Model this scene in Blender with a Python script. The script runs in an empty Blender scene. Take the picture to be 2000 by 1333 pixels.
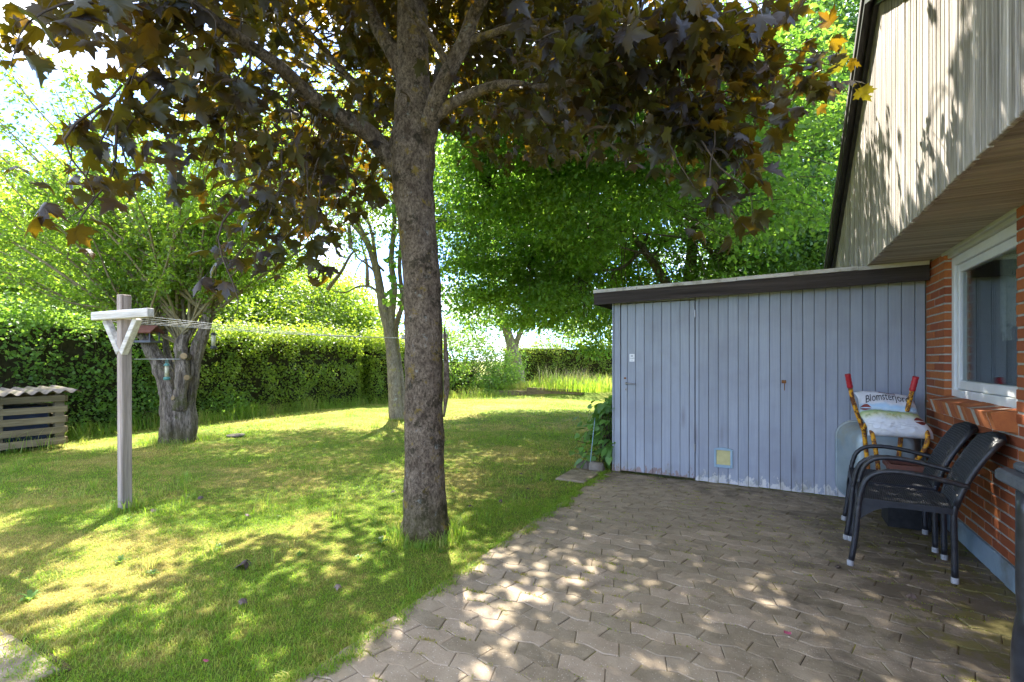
import bpy, math, random
import numpy as np
from mathutils import Vector, Matrix, Euler, noise as mnoise

# ------------------------------------------------------------------ camera, light, exposure
sc = bpy.context.scene
C = sc.collection
RAD = math.radians
F_PX, HY, CX = 935.0, 704.0, 1000.0          # focal length / horizon in photograph pixels
YAW = RAD(28.5)
CAM = Vector((-1.199, -5.468, 1.30))
RV = Vector((math.cos(YAW), math.sin(YAW), 0)); FV = Vector((-math.sin(YAW), math.cos(YAW), 0))

cd = bpy.data.cameras.new('camera'); cam = bpy.data.objects.new('camera', cd); C.objects.link(cam)
cam.location = CAM; cam.rotation_euler = (RAD(90), 0, YAW)
cd.sensor_width = 36.0; cd.lens = 36.0 * F_PX / 2000.0
cd.shift_y = (HY - 666.5) / 2000.0
cd.clip_start = 0.05; cd.clip_end = 2000
sc.camera = cam

SUN = Vector((-0.39, 0.45, 0.80)).normalized()
SUN_EL = math.asin(SUN.z); SUN_AZ = math.atan2(SUN.x, SUN.y)
world = bpy.data.worlds.new('World'); sc.world = world; world.use_nodes = True
wn = world.node_tree; wn.nodes.clear()
def wnode(t, **p):
    n = wn.nodes.new(t)
    for k, v in p.items(): setattr(n, k, v)
    return n
sky = wnode('ShaderNodeTexSky', sky_type='NISHITA', sun_disc=False, sun_elevation=SUN_EL, sun_rotation=SUN_AZ % (2*math.pi),
            air_density=0.27, dust_density=0.1, ozone_density=5.0)
bg = wnode('ShaderNodeBackground'); bg.inputs['Strength'].default_value = 0.15
wo = wnode('ShaderNodeOutputWorld')
tc = wnode('ShaderNodeTexCoord'); sep = wnode('ShaderNodeSeparateXYZ')
wn.links.new(tc.outputs['Generated'], sep.inputs[0])
addz = wnode('ShaderNodeMath', operation='ADD'); addz.inputs[1].default_value = 0.25; addz.use_clamp = False
mx0 = wnode('ShaderNodeMath', operation='MAXIMUM'); mx0.inputs[1].default_value = 0.0
wn.links.new(sep.outputs['Z'], mx0.inputs[0]); wn.links.new(mx0.outputs[0], addz.inputs[0])
dv = wnode('ShaderNodeVectorMath', operation='DIVIDE')
cz = wnode('ShaderNodeCombineXYZ')
for i in range(3): wn.links.new(addz.outputs[0], cz.inputs[i])
wn.links.new(tc.outputs['Generated'], dv.inputs[0]); wn.links.new(cz.outputs[0], dv.inputs[1])
ns = wnode('ShaderNodeTexNoise'); ns.inputs['Scale'].default_value = 2.1; ns.inputs['Detail'].default_value = 7; ns.inputs['Roughness'].default_value = 0.55
mpn = wnode('ShaderNodeMapping'); mpn.inputs['Location'].default_value = (9.1, 5.5, .7)
wn.links.new(dv.outputs[0], mpn.inputs['Vector']); wn.links.new(mpn.outputs[0], ns.inputs['Vector'])
rp = wnode('ShaderNodeValToRGB'); rp.color_ramp.elements[0].position = 0.45; rp.color_ramp.elements[1].position = 0.62
wn.links.new(ns.outputs['Fac'], rp.inputs[0])
mixc = wnode('ShaderNodeMix', data_type='RGBA')
wn.links.new(rp.outputs[0], mixc.inputs[0]); wn.links.new(sky.outputs[0], mixc.inputs[6]); mixc.inputs[7].default_value = (3.0, 3.1, 3.2, 1)
wn.links.new(mixc.outputs[2], bg.inputs['Color']); wn.links.new(bg.outputs[0], wo.inputs[0])

sd = bpy.data.lights.new('sun', 'SUN'); sd.energy = 2.25; sd.angle = RAD(0.53); sd.color = (1.0, 0.945, 0.84)
sun = bpy.data.objects.new('sun', sd); C.objects.link(sun)
sun.rotation_euler = SUN.to_track_quat('Z', 'Y').to_euler()
vs = sc.view_settings
vs.view_transform = 'Standard'; vs.look = 'None'; vs.gamma = 1.0; vs.use_curve_mapping = False; vs.exposure = 3.42
sc.render.engine = 'CYCLES'
cy = sc.cycles
cy.max_bounces = 7; cy.diffuse_bounces = 4; cy.glossy_bounces = 3; cy.transmission_bounces = 5; cy.transparent_max_bounces = 8
cy.caustics_reflective = False; cy.caustics_refractive = False; cy.sample_clamp_indirect = 6.0
cy.use_denoising = True
try: cy.denoiser = 'OPENIMAGEDENOISE'
except Exception: pass

# ------------------------------------------------------------------ helpers
def at(px, py, d):
    """a point seen at photo pixel (px, py), d metres in front of the camera"""
    return CAM + RV*((px-CX)/F_PX*d) + FV*d + Vector((0, 0, (HY-py)/F_PX*d))
def ony(px, py, y):
    a = (px-CX)/F_PX; return at(px, py, (y-CAM.y)/(a*RV.y+FV.y))
def onx(px, py, x):
    a = (px-CX)/F_PX; return at(px, py, (x-CAM.x)/(a*RV.x+FV.x))
def gp(px, py):
    return at(px, py, F_PX*CAM.z/(py-HY))
def to_px(P):
    """(N,3) points -> px, py, depth"""
    q = np.asarray(P) - np.array(CAM)
    d = q @ np.array(FV); r = q @ np.array(RV)
    dd = np.where(np.abs(d) < 1e-4, 1e-4, d)
    return CX + F_PX*r/dd, HY - F_PX*q[:, 2]/dd, d
def V(*a): return Vector(a)
def link(o): C.objects.link(o); return o
def thing(name, label, cat, loc=(0, 0, 0), group=None, rotz=0.0):
    o = link(bpy.data.objects.new(name, None)); o.location = loc; o.rotation_euler = (0, 0, rotz)
    o.empty_display_size = 0.1
    o['label'] = label; o['category'] = cat
    if group: o['group'] = group
    return o
def tag(o, label, cat, group=None):
    o['label'] = label; o['category'] = cat
    if group: o['group'] = group
    return o
def catmull(pts, n=6):
    pts = [Vector(p) for p in pts]
    if len(pts) < 3: 
        return [pts[0].lerp(pts[-1], i/n) for i in range(n+1)]
    out = []
    P = [pts[0]*2-pts[1]] + pts + [pts[-1]*2-pts[-2]]
    for i in range(1, len(P)-2):
        p0, p1, p2, p3 = P[i-1], P[i], P[i+1], P[i+2]
        for k in range(n):
            t = k/n
            out.append(0.5*((2*p1) + (p2-p0)*t + (2*p0-5*p1+4*p2-p3)*t*t + (3*p1-p0-3*p2+p3)*t**3))
    out.append(pts[-1]); return out
def lerps(vals, n):
    out = []
    for i in range(len(vals)-1):
        for k in range(n): out.append(vals[i]+(vals[i+1]-vals[i])*k/n)
    out.append(vals[-1]); return out

class MB:
    """collects shapes; build() links them as one mesh object"""
    def __init__(self): self.v = []; self.f = []
    def add(self, vs, fs):
        b = len(self.v); self.v += [tuple(p) for p in vs]; self.f += [tuple(i+b for i in q) for q in fs]; return self
    def box(self, c, s, bev=0.0, M=None):
        hx, hy, hz = s[0]/2, s[1]/2, s[2]/2; vs = []; fs = []
        if bev <= 0:
            vs = [(x*hx, y*hy, z*hz) for x in (-1, 1) for y in (-1, 1) for z in (-1, 1)]
            fs = [(0, 1, 3, 2), (4, 6, 7, 5), (0, 4, 5, 1), (2, 3, 7, 6), (0, 2, 6, 4), (1, 5, 7, 3)]
        else:
            b = min(bev, hx*.9, hy*.9, hz*.9); idx = {}
            for sx in (-1, 1):
                for sy in (-1, 1):
                    for sz in (-1, 1):
                        for ax in range(3):
                            p = [sx*(hx-b), sy*(hy-b), sz*(hz-b)]; p[ax] = (sx*hx, sy*hy, sz*hz)[ax]
                            idx[(sx, sy, sz, ax)] = len(vs); vs.append(tuple(p))
            def k(s3, ax): return idx[(s3[0], s3[1], s3[2], ax)]
            for ax in range(3):
                a1, a2 = (ax+1) % 3, (ax+2) % 3
                for sg in (-1, 1):
                    q = []
                    for (u, w) in ((-1, -1), (1, -1), (1, 1), (-1, 1)):
                        t = [0, 0, 0]; t[ax] = sg; t[a1] = u; t[a2] = w; q.append(k(t, ax))
                    fs.append(tuple(q if sg > 0 else q[::-1]))
                for u in (-1, 1):
                    for w in (-1, 1):
                        t0 = [0, 0, 0]; t1 = [0, 0, 0]; t0[ax] = -1; t1[ax] = 1
                        for t in (t0, t1): t[a1] = u; t[a2] = w
                        q = [k(t0, a1), k(t1, a1), k(t1, a2), k(t0, a2)]
                        fs.append(tuple(q if u*w > 0 else q[::-1]))
            for sx in (-1, 1):
                for sy in (-1, 1):
                    for sz in (-1, 1):
                        q = [k((sx, sy, sz), a) for a in range(3)]
                        fs.append(tuple(q if sx*sy*sz > 0 else q[::-1]))
        R = M if M is not None else Matrix.Identity(4)
        c = Vector(c)
        return self.add([c + (R @ Vector(p)) for p in vs], fs)
    def lo_hi(self, lo, hi, bev=0.0):
        lo = Vector(lo); hi = Vector(hi); return self.box((lo+hi)/2, hi-lo, bev)
    def tube(self, pts, rad, n=8, caps=True, jitter=0.0, jscale=3.0, ridges=0, ramp=0.0, seed=0):
        pts = [Vector(p) for p in pts]; m = len(pts)
        if not hasattr(rad, '__len__'): rad = [rad]*m
        T = []
        for i in range(m):
            a = pts[max(0, i-1)]; b = pts[min(m-1, i+1)]; t = (b-a); T.append(t.normalized() if t.length > 1e-9 else V(0, 0, 1))
        up = V(0, 0, 1) if abs(T[0].z) < .9 else V(0, 1, 0)
        nx = up.cross(T[0]).normalized(); rings = []; vs = []; fs = []
        for i in range(m):
            nx = (nx - T[i]*nx.dot(T[i]))
            nx = nx.normalized() if nx.length > 1e-6 else T[i].orthogonal().normalized()
            ny = T[i].cross(nx)
            for k in range(n):
                a = 2*math.pi*k/n; d = nx*math.cos(a)+ny*math.sin(a); r = rad[i]
                if jitter:
                    q = (pts[i]+d*r)*jscale + V(seed*7.1, seed*3.3, 0)
                    r *= 1 + jitter*mnoise.noise(q) + jitter*.45*mnoise.noise(q*3.1) + jitter*.25*mnoise.noise(q*7.7)
                if ridges: r *= 1 + ramp*math.sin(a*ridges + i*.16 + 1.7*mnoise.noise(pts[i]*1.3+V(k*.13, 0, seed)))
                vs.append(pts[i]+d*r)
        for i in range(m-1):
            for k in range(n):
                k2 = (k+1) % n; fs.append((i*n+k, i*n+k2, (i+1)*n+k2, (i+1)*n+k))
        if caps:
            fs.append(tuple(reversed(range(n)))); fs.append(tuple((m-1)*n+k for k in range(n)))
        return self.add(vs, fs)
    def lathe(self, prof, c=(0, 0, 0), n=20, M=None):
        vs = []; fs = []; m = len(prof); R = M if M is not None else Matrix.Identity(4); c = Vector(c)
        for r, z in prof:
            for k in range(n):
                a = 2*math.pi*k/n; vs.append(c + (R @ V(r*math.cos(a), r*math.sin(a), z)))
        for i in range(m-1):
            for k in range(n):
                k2 = (k+1) % n; fs.append((i*n+k, i*n+k2, (i+1)*n+k2, (i+1)*n+k))
        if prof[0][0] > 1e-5: fs.append(tuple(reversed(range(n))))
        if prof[-1][0] > 1e-5: fs.append(tuple((m-1)*n+k for k in range(n)))
        return self.add(vs, fs)
    def prism(self, poly, d0, d1, fn):
        """poly: list of (a,b); fn(a,b,d) -> point"""
        n = len(poly); vs = [fn(a, b, d0) for a, b in poly] + [fn(a, b, d1) for a, b in poly]
        fs = [tuple(range(n))[::-1], tuple(range(n, 2*n))] + [(i, (i+1) % n, n+(i+1) % n, n+i) for i in range(n)]
        return self.add(vs, fs)
    def grid(self, fn, nu, nv):
        vs = [fn(i/nu, j/nv) for i in range(nu+1) for j in range(nv+1)]
        fs = [(i*(nv+1)+j, (i+1)*(nv+1)+j, (i+1)*(nv+1)+j+1, i*(nv+1)+j+1) for i in range(nu) for j in range(nv)]
        return self.add(vs, fs)
    def mesh(self, name, mat, smooth=False, shift=None):
        me = bpy.data.meshes.new(name)
        vs = self.v if shift is None else [(p[0]-shift[0], p[1]-shift[1], p[2]-shift[2]) for p in self.v]
        me.from_pydata(vs, [], self.f)
        if mat is not None: me.materials.append(mat)
        if smooth: me.shade_smooth()
        me.update(); return me
    def build(self, name, mat, parent=None, smooth=False, world=True, kind=None):
        shift = None
        if parent is not None and world:
            shift = wloc(parent)
        o = link(bpy.data.objects.new(name, self.mesh(name, mat, smooth, shift)))
        if parent is not None: o.parent = parent
        if kind: o['kind'] = kind
        return o
def wloc(p):
    l = Vector((0, 0, 0))
    while p is not None: l = l + Vector(p.location); p = p.parent
    return l
def inst(name, me, parent, M):
    o = link(bpy.data.objects.new(name, me)); o.parent = parent; o.matrix_local = M; return o

def fast_mesh(name, mat, verts, tris, rnd=None, parent=None, kind=None, smooth=True, extra=None):
    me = bpy.data.meshes.new(name); nv = len(verts); nf = len(tris)
    me.vertices.add(nv); me.vertices.foreach_set('co', np.ascontiguousarray(verts, dtype=np.float32).ravel())
    me.loops.add(nf*3); me.loops.foreach_set('vertex_index', np.ascontiguousarray(tris, dtype=np.int32).ravel())
    me.polygons.add(nf); me.polygons.foreach_set('loop_start', np.arange(0, nf*3, 3, dtype=np.int32))
    if rnd is not None:
        a = me.attributes.new('rnd', 'FLOAT', 'POINT'); a.data.foreach_set('value', np.ascontiguousarray(rnd, dtype=np.float32))
    if extra is not None:
        a = me.attributes.new('along', 'FLOAT', 'POINT'); a.data.foreach_set('value', np.ascontiguousarray(extra, dtype=np.float32))
    me.materials.append(mat); me.update(calc_edges=True); me.validate()
    if not smooth: me.shade_flat()
    o = link(bpy.data.objects.new(name, me))
    if parent is not None:
        o.parent = parent; o.location = -wloc(parent)
    if kind: o['kind'] = kind
    return o
def nrm(a): return a/np.maximum(np.linalg.norm(a, axis=-1, keepdims=True), 1e-9)
def leaf_frames(normal, tip):
    z = nrm(normal); y = nrm(tip - (tip*z).sum(-1, keepdims=True)*z); x = np.cross(y, z); return x, y, z
def scatter(name, mat, pos, normal, tip, size, tmpl, rng, parent=None, kind='stuff', smooth=True):
    tv, tf = tmpl; N = len(pos); nv = len(tv)
    x, y, z = leaf_frames(normal, tip)
    s = size[:, None, None]
    vv = pos[:, None, :] + s*(tv[None, :, 0:1]*x[:, None, :] + tv[None, :, 1:2]*y[:, None, :] + tv[None, :, 2:3]*z[:, None, :])
    ff = (np.asarray(tf)[None] + (np.arange(N)*nv)[:, None, None]).reshape(-1, 3)
    r = np.repeat(rng.random(N), nv)
    return fast_mesh(name, mat, vv.reshape(-1, 3), ff, r, parent, kind, smooth)

# ------------------------------------------------------------------ materials
class NT:
    def __init__(self, name):
        self.m = bpy.data.materials.new(name); self.m.use_nodes = True; self.t = self.m.node_tree; self.t.nodes.clear()
        self.out = self.t.nodes.new('ShaderNodeOutputMaterial')
    def n(self, typ, ins=None, **props):
        nd = self.t.nodes.new('ShaderNode'+typ)
        for k, v in props.items(): setattr(nd, k, v)
        for k, v in (ins or {}).items():
            s = nd.inputs[k]
            if isinstance(v, bpy.types.NodeSocket): self.t.links.new(v, s)
            else:
                if hasattr(s.default_value, '__len__') and hasattr(v, '__len__') and len(s.default_value) == 4 and len(v) == 3: v = (*v, 1)
                s.default_value = v
        return nd
    def math(self, op, a, b=0.0, clamp=False):
        return self.n('Math', {0: a, 1: b}, operation=op, use_clamp=clamp).outputs[0]
    def mix(self, f, a, b, blend='MIX'):
        return self.n('Mix', {0: f, 6: a, 7: b}, data_type='RGBA', blend_type=blend).outputs[2]
    def noise(self, vec, scale, detail=5, rough=.55, dist=0.0):
        return self.n('TexNoise', {'Vector': vec, 'Scale': scale, 'Detail': detail, 'Roughness': rough, 'Distortion': dist}).outputs['Fac']
    def ramp(self, f, stops):
        nd = self.n('ValToRGB', {0: f}); cr = nd.color_ramp
        while len(cr.elements) < len(stops): cr.elements.new(.5)
        for e, (p, c) in zip(cr.elements, stops):
            e.position = p; e.color = (*c, 1) if hasattr(c, '__len__') else (c, c, c, 1)
        return nd.outputs[0]
    def step(self, f, a, b):
        return self.n('MapRange', {0: f, 1: a, 2: b}, clamp=True).outputs[0]
    def pos(self): return self.n('NewGeometry').outputs['Position']
    def obj(self): return self.n('TexCoord').outputs['Object']
    def scale(self, v, s): return self.n('Mapping', {'Vector': v, 'Scale': s}).outputs[0]
    def orand(self): return self.n('ObjectInfo').outputs['Random']
    def hsv(self, c, h=.5, s=1.0, v=1.0): return self.n('HueSaturation', {'Hue': h, 'Saturation': s, 'Value': v, 'Color': c}).outputs[0]
    def bump(self, h, strength, dist=.01): return self.n('Bump', {'Height': h, 'Strength': strength, 'Distance': dist}).outputs[0]
    def bsdf(self, col, rough=.6, spec=.3, normal=None, **kw):
        ins = {'Base Color': col, 'Roughness': rough, 'Specular IOR Level': spec}
        if normal is not None: ins['Normal'] = normal
        ins.update(kw); return self.n('BsdfPrincipled', ins)
    def done(self, sh): 
        self.t.links.new(sh.outputs[0] if not isinstance(sh, bpy.types.NodeSocket) else sh, self.out.inputs[0]); return self.m

def simple(name, c1, c2=None, scale=9, rough=.6, spec=.3, bump=.15, bdist=.004, var=.12, stretch=(1, 1, 1), coord='pos', metal=0.0, bscale=None, dirt=None):
    t = NT(name); p = t.pos() if coord == 'pos' else t.obj(); p = t.scale(p, stretch)
    n1 = t.noise(p, scale, 6, .6)
    col = t.mix(t.step(n1, .35, .65), c1, c2 if c2 else tuple(x*.75 for x in c1))
    if dirt: col = t.mix(t.step(t.noise(p, scale*.33, 5, .65), .52, .7), col, dirt)
    if var: col = t.hsv(col, v=t.math('ADD', t.math('MULTIPLY', t.orand(), 2*var), 1-var))
    nb = t.bump(t.noise(p, bscale or scale*5, 6, .65), bump, bdist) if bump else None
    return t.done(t.bsdf(col, rough, spec, nb, **({'Metallic': metal} if metal else {})))

def leaf_mat(name, top, top2, trans, trans2, under=None, fac=.45, rough=.45, spec=.35):
    t = NT(name)
    r = t.n('Attribute', attribute_name='rnd').outputs['Fac']
    r = t.math('FRACT', t.math('ADD', r, t.orand()))
    r2 = t.math('FRACT', t.math('MULTIPLY', r, 7.31))
    clump = t.step(t.noise(t.pos(), 1.3, 3), .3, .7)
    mixf = t.math('MULTIPLY', t.math('ADD', r, clump), .5)
    c = t.mix(mixf, top, top2); tr = t.mix(mixf, trans, trans2)
    v = t.math('ADD', t.math('MULTIPLY', r2, .6), .7)
    if under is not None: c = t.mix(t.n('NewGeometry').outputs['Backfacing'], c, under)
    c = t.hsv(c, v=v); tr = t.hsv(tr, v=v)
    b = t.bsdf(c, rough, spec); tl = t.n('BsdfTranslucent', {'Color': tr})
    mx = t.n('MixShader', {0: fac}); t.t.links.new(b.outputs[0], mx.inputs[1]); t.t.links.new(tl.outputs[0], mx.inputs[2])
    return t.done(mx)

def bark_mat(name, base, base2, lichen=None, moss=None, scale=1.0, vstretch=.35, bump=.9, bd=.02, speck=.5):
    t = NT(name); p = t.pos(); ps = t.scale(p, (1, 1, vstretch))
    n1 = t.noise(ps, 14*scale, 8, .7); n2 = t.noise(p, 3.5*scale, 5, .6)
    col = t.mix(t.step(n1, .38, .62), base, base2)
    col = t.mix(t.math('MULTIPLY', t.step(n2, .45, .7), .45), col, tuple(x*1.35 for x in base2))
    n3 = t.noise(ps, 48*scale, 6, .75); col = t.mix(t.math('MULTIPLY', t.step(n3, .56, .40), .75), col, tuple(x*.45 for x in base))
    if speck:
        vo = t.n('TexVoronoi', {'Vector': ps, 'Scale': 55*scale}).outputs['Distance']
        col = t.mix(t.math('MULTIPLY', t.step(vo, .28, .05), speck), col, tuple(x*.35 for x in base))
    if lichen:
        ln = t.noise(t.n('VectorMath', {0: p, 1: (7.3, 1.1, 3.9)}, operation='ADD').outputs[0], 5.5*scale, 7, .68)
        col = t.mix(t.math('MULTIPLY', t.step(ln, .575, .64), .8), col, lichen)
        pn = t.noise(t.n('VectorMath', {0: p, 1: (-4.3, 8.1, 2.2)}, operation='ADD').outputs[0], 8.5*scale, 6, .65)
        col = t.mix(t.math('MULTIPLY', t.step(pn, .63, .68), .7), col, (.36, .37, .33))
    if moss:
        mn = t.noise(t.n('VectorMath', {0: p, 1: (2.3, -5.1, 9.9)}, operation='ADD').outputs[0], 4.5*scale, 9, .72)
        zf = t.step(t.n('SeparateXYZ', {0: p}).outputs[2], .35, -.02)
        mf = t.math('MAXIMUM', t.step(mn, .555, .60), t.math('MULTIPLY', zf, t.step(mn, .34, .46)))
        col = t.mix(t.math('MULTIPLY', t.step(mn, .555, .60), .65), col, moss)
        col = t.mix(t.math('MULTIPLY', t.math('MULTIPLY', zf, t.step(mn, .36, .48)), .8), col, (.075, .075, .016))
    h = t.math('ADD', t.math('ADD', n1, n3), t.math('MULTIPLY', t.noise(p, 110*scale, 4, .7), .5))
    return t.done(t.bsdf(col, .9, .1, t.bump(h, bump, bd)))

M = {}
M['bark_maple'] = bark_mat('bark_maple', (.135, .097, .068), (.38, .295, .215), (.33, .23, .04), (.022, .022, .009), 1.5, .62, 1.0, .03, .75)
M['bark_old'] = bark_mat('bark_old', (.10, .078, .062), (.36, .30, .245), None, (.09, .10, .03), 1.0, .16, 1.0, .03, .25)
M['bark_grey'] = bark_mat('bark_grey', (.20, .165, .13), (.33, .28, .22), (.30, .27, .08), None, 1.0, .3, .7, .01, .3)
M['bark_dark'] = bark_mat('bark_dark', (.10, .078, .06), (.22, .18, .14), None, (.06, .08, .02), 1.0, .3, .8, .015, .3)
M['twig'] = simple('twig', (.055, .040, .028), (.095, .070, .050), 20, .8, .2, 0)
M['shoot'] = simple('shoot', (.16, .13, .075), (.26, .22, .12), 12, .8, .2, 0)
M['leaf_maple'] = leaf_mat('leaf_maple', (.011, .012, .017), (.024, .020, .024), (.64, .27, .008), (.36, .39, .014), (.014, .018, .006), .20, .42, .40)
M['leaf_lime'] = leaf_mat('leaf_lime', (.055, .115, .040), (.080, .15, .055), (.16, .38, .045), (.30, .50, .06), None, .45)
M['leaf_deep'] = leaf_mat('leaf_deep', (.042, .100, .030), (.075, .14, .040), (.18, .44, .04), (.40, .60, .06), None, .50)
M['leaf_willow'] = leaf_mat('leaf_willow', (.085, .16, .028), (.13, .20, .035), (.30, .54, .03), (.48, .64, .05), None, .5)
M['leaf_bright'] = leaf_mat('leaf_bright', (.085, .165, .022), (.13, .20, .03), (.30, .52, .025), (.50, .62, .045), None, .5)
M['leaf_hedge'] = leaf_mat('leaf_hedge', (.090, .165, .028), (.18, .235, .042), (.32, .54, .03), (.62, .70, .06), None, .44)
M['leaf_shrub'] = leaf_mat('leaf_shrub', (.070, .155, .035), (.12, .21, .045), (.28, .52, .05), (.42, .62, .06), None, .44)
M['leaf_vine'] = leaf_mat('leaf_vine', (.075, .18, .036), (.12, .235, .055), (.24, .48, .05), (.36, .58, .06), None, .4)

def lawn_color(t):
    """shared by the ground and the blades, so tufts and soil agree"""
    p = t.n('Mapping', {'Vector': t.pos(), 'Scale': (1, 1, 0)}).outputs[0]
    big = t.noise(p, .55, 5, .6, .4); mid = t.noise(p, 2.3, 6, .65); 
    f = t.math('ADD', t.math('ADD', t.math('MULTIPLY', big, .42), t.math('MULTIPLY', mid, .36)), t.math('MULTIPLY', t.noise(p, 9, 5, .65), .22))
    return p, f
def ground_mat():
    t = NT('lawn_soil'); p, f = lawn_color(t)
    fine = t.noise(p, 38, 6, .7); vf = t.noise(p, 160, 4, .7)
    col = t.ramp(f, [(.36, (.085, .165, .018)), (.48, (.16, .215, .03)), (.56, (.33, .285, .075)), (.68, (.46, .37, .14))])
    col = t.mix(t.step(fine, .40, .68), col, t.mix(.5, col, (.10, .08, .035)))
    col = t.hsv(col, v=t.math('ADD', t.math('MULTIPLY', vf, .9), .5))
    h = t.math('ADD', fine, t.math('MULTIPLY', vf, .7))
    return t.done(t.bsdf(col, .9, .1, t.bump(h, .9, .02)))
def grass_mat(name='grass_blade', g1=(.090, .215, .015), g2=(.200, .300, .028), dry=(.52, .44, .13)):
    t = NT(name); p, f = lawn_color(t)
    r = t.n('Attribute', attribute_name='rnd').outputs['Fac']
    g = t.mix(r, g1, g2)
    df = t.math('ADD', t.step(f, .462, .585), t.math('MULTIPLY', t.math('SUBTRACT', r, .62), .9), True)
    c = t.mix(df, g, dry)
    b = t.bsdf(c, .5, .25); tl = t.n('BsdfTranslucent', {'Color': t.mix(df, t.mix(r, (.36, .66, .03), (.58, .74, .05)), (.70, .58, .16))})
    mx = t.n('MixShader', {0: .38}); t.t.links.new(b.outputs[0], mx.inputs[1]); t.t.links.new(tl.outputs[0], mx.inputs[2])
    return t.done(mx)
M['soil'] = ground_mat(); M['grass'] = grass_mat()
M['moss'] = grass_mat('joint_moss', (.12, .125, .025), (.22, .19, .035), (.30, .25, .06))
M['grass_tall'] = grass_mat('grass_tall', (.10, .20, .03), (.17, .26, .05), (.30, .30, .10))

def paver_mat():
    t = NT('paver_concrete'); p = t.pos(); r = t.orand()
    n = t.noise(p, 7, 7, .65); fine = t.noise(p, 130, 3, .6)
    col = t.mix(t.step(n, .36, .66), (.250, .200, .132), (.375, .308, .215))
    col = t.mix(t.math('MULTIPLY', r, .35), col, (.27, .20, .165))
    sp = t.n('TexVoronoi', {'Vector': p, 'Scale': 95}); 
    spf = t.math('MULTIPLY', t.step(sp.outputs['Distance'], .26, .16), t.step(t.n('SeparateColor', {0: sp.outputs['Color']}).outputs[0], .68, .72))
    col = t.mix(spf, col, (.52, .46, .38))
    col = t.mix(t.math('MULTIPLY', t.step(fine, .55, .7), .35), col, (.12, .10, .08))
    # soil, moss and damp towards the house wall and the shed (wear with its own shape)
    sx = t.n('SeparateXYZ', {0: p}); st = t.noise(p, 3.2, 8, .7, .6)
    near = t.math('MAXIMUM', t.step(sx.outputs[0], -1.35, -.1), t.math('MULTIPLY', t.step(sx.outputs[1], -.75, -.05), .55))
    dm = t.step(t.math('ADD', st, t.math('MULTIPLY', near, .28)), .565, .72)
    col = t.mix(t.math('MULTIPLY', dm, .72), col, (.105, .085, .060))
    ms = t.step(t.math('ADD', t.noise(t.n('VectorMath', {0: p, 1: (3, 9, 1)}, operation='ADD').outputs[0], 5.5, 9, .75), t.math('MULTIPLY', near, .17)), .63, .70)
    col = t.mix(t.math('MULTIPLY', ms, .75), col, (.135, .12, .030))
    col = t.hsv(col, v=t.math('ADD', t.math('MULTIPLY', r, .44), .78))
    h = t.math('ADD', t.math('MULTIPLY', fine, .7), n)
    return t.done(t.bsdf(col, .85, .2, t.bump(h, .55, .006)))
M['paver'] = paver_mat()
def joint_mat():
    t = NT('joint_sand'); p = t.pos(); n = t.noise(p, 4.5, 6, .7); f = t.noise(p, 90, 4, .7)
    col = t.ramp(n, [(.40, (.045, .036, .026)), (.50, (.085, .068, .045)), (.56, (.13, .13, .022)), (.66, (.30, .27, .035))])
    return t.done(t.bsdf(t.hsv(col, v=t.math('ADD', f, .5)), .95, .05, t.bump(f, .8, .01)))
M['joint'] = joint_mat()

def shed_paint():
    t = NT('shed_paint'); p = t.pos(); r = t.orand()
    g = t.noise(t.scale(p, (30, 30, 1.4)), 1.6, 6, .6); n = t.noise(p, 2.2, 5, .6)
    col = t.mix(t.step(g, .3, .7), (.285, .31, .36), (.335, .365, .41))
    col = t.mix(t.math('MULTIPLY', t.step(n, .45, .72), .5), col, (.22, .225, .26))
    z = t.n('SeparateXYZ', {0: p}); zz = z.outputs[2]
    # worn foot: bare wood on the door, flaking white on the wall boards
    foot = t.math('ADD', t.noise(t.scale(p, (1, 1, .55)), 16, 7, .7), t.math('MULTIPLY', t.step(zz, .16, 0), .30))
    ft = t.math('MULTIPLY', t.step(foot, .665, .70), t.step(zz, .22, .16))
    isdoor = t.step(z.outputs[0], -1.92, -1.935)
    col = t.mix(ft, col, t.mix(isdoor, (.56, .55, .52), (.25, .19, .175)))
    alg = t.math('MULTIPLY', t.step(t.noise(t.scale(p, (6, 6, 2.2)), 1.7, 7, .7), .5, .64), t.step(zz, .17, .02))
    col = t.mix(t.math('MULTIPLY', alg, .7), col, (.20, .19, .11))
    # rusty runs below old nails
    vo = t.n('TexVoronoi', {'Vector': t.scale(p, (6.2, 1, 1.1)), 'Scale': 1.0, 'Randomness': .8})
    col = t.mix(t.math('MULTIPLY', t.step(vo.outputs['Distance'], .17, .03), .45), col, (.12, .09, .10))
    col = t.hsv(col, v=t.math('ADD', t.math('MULTIPLY', r, .17), .92))
    return t.done(t.bsdf(col, .55, .3, t.bump(g, .25, .004)))
M['shed'] = shed_paint()

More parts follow.
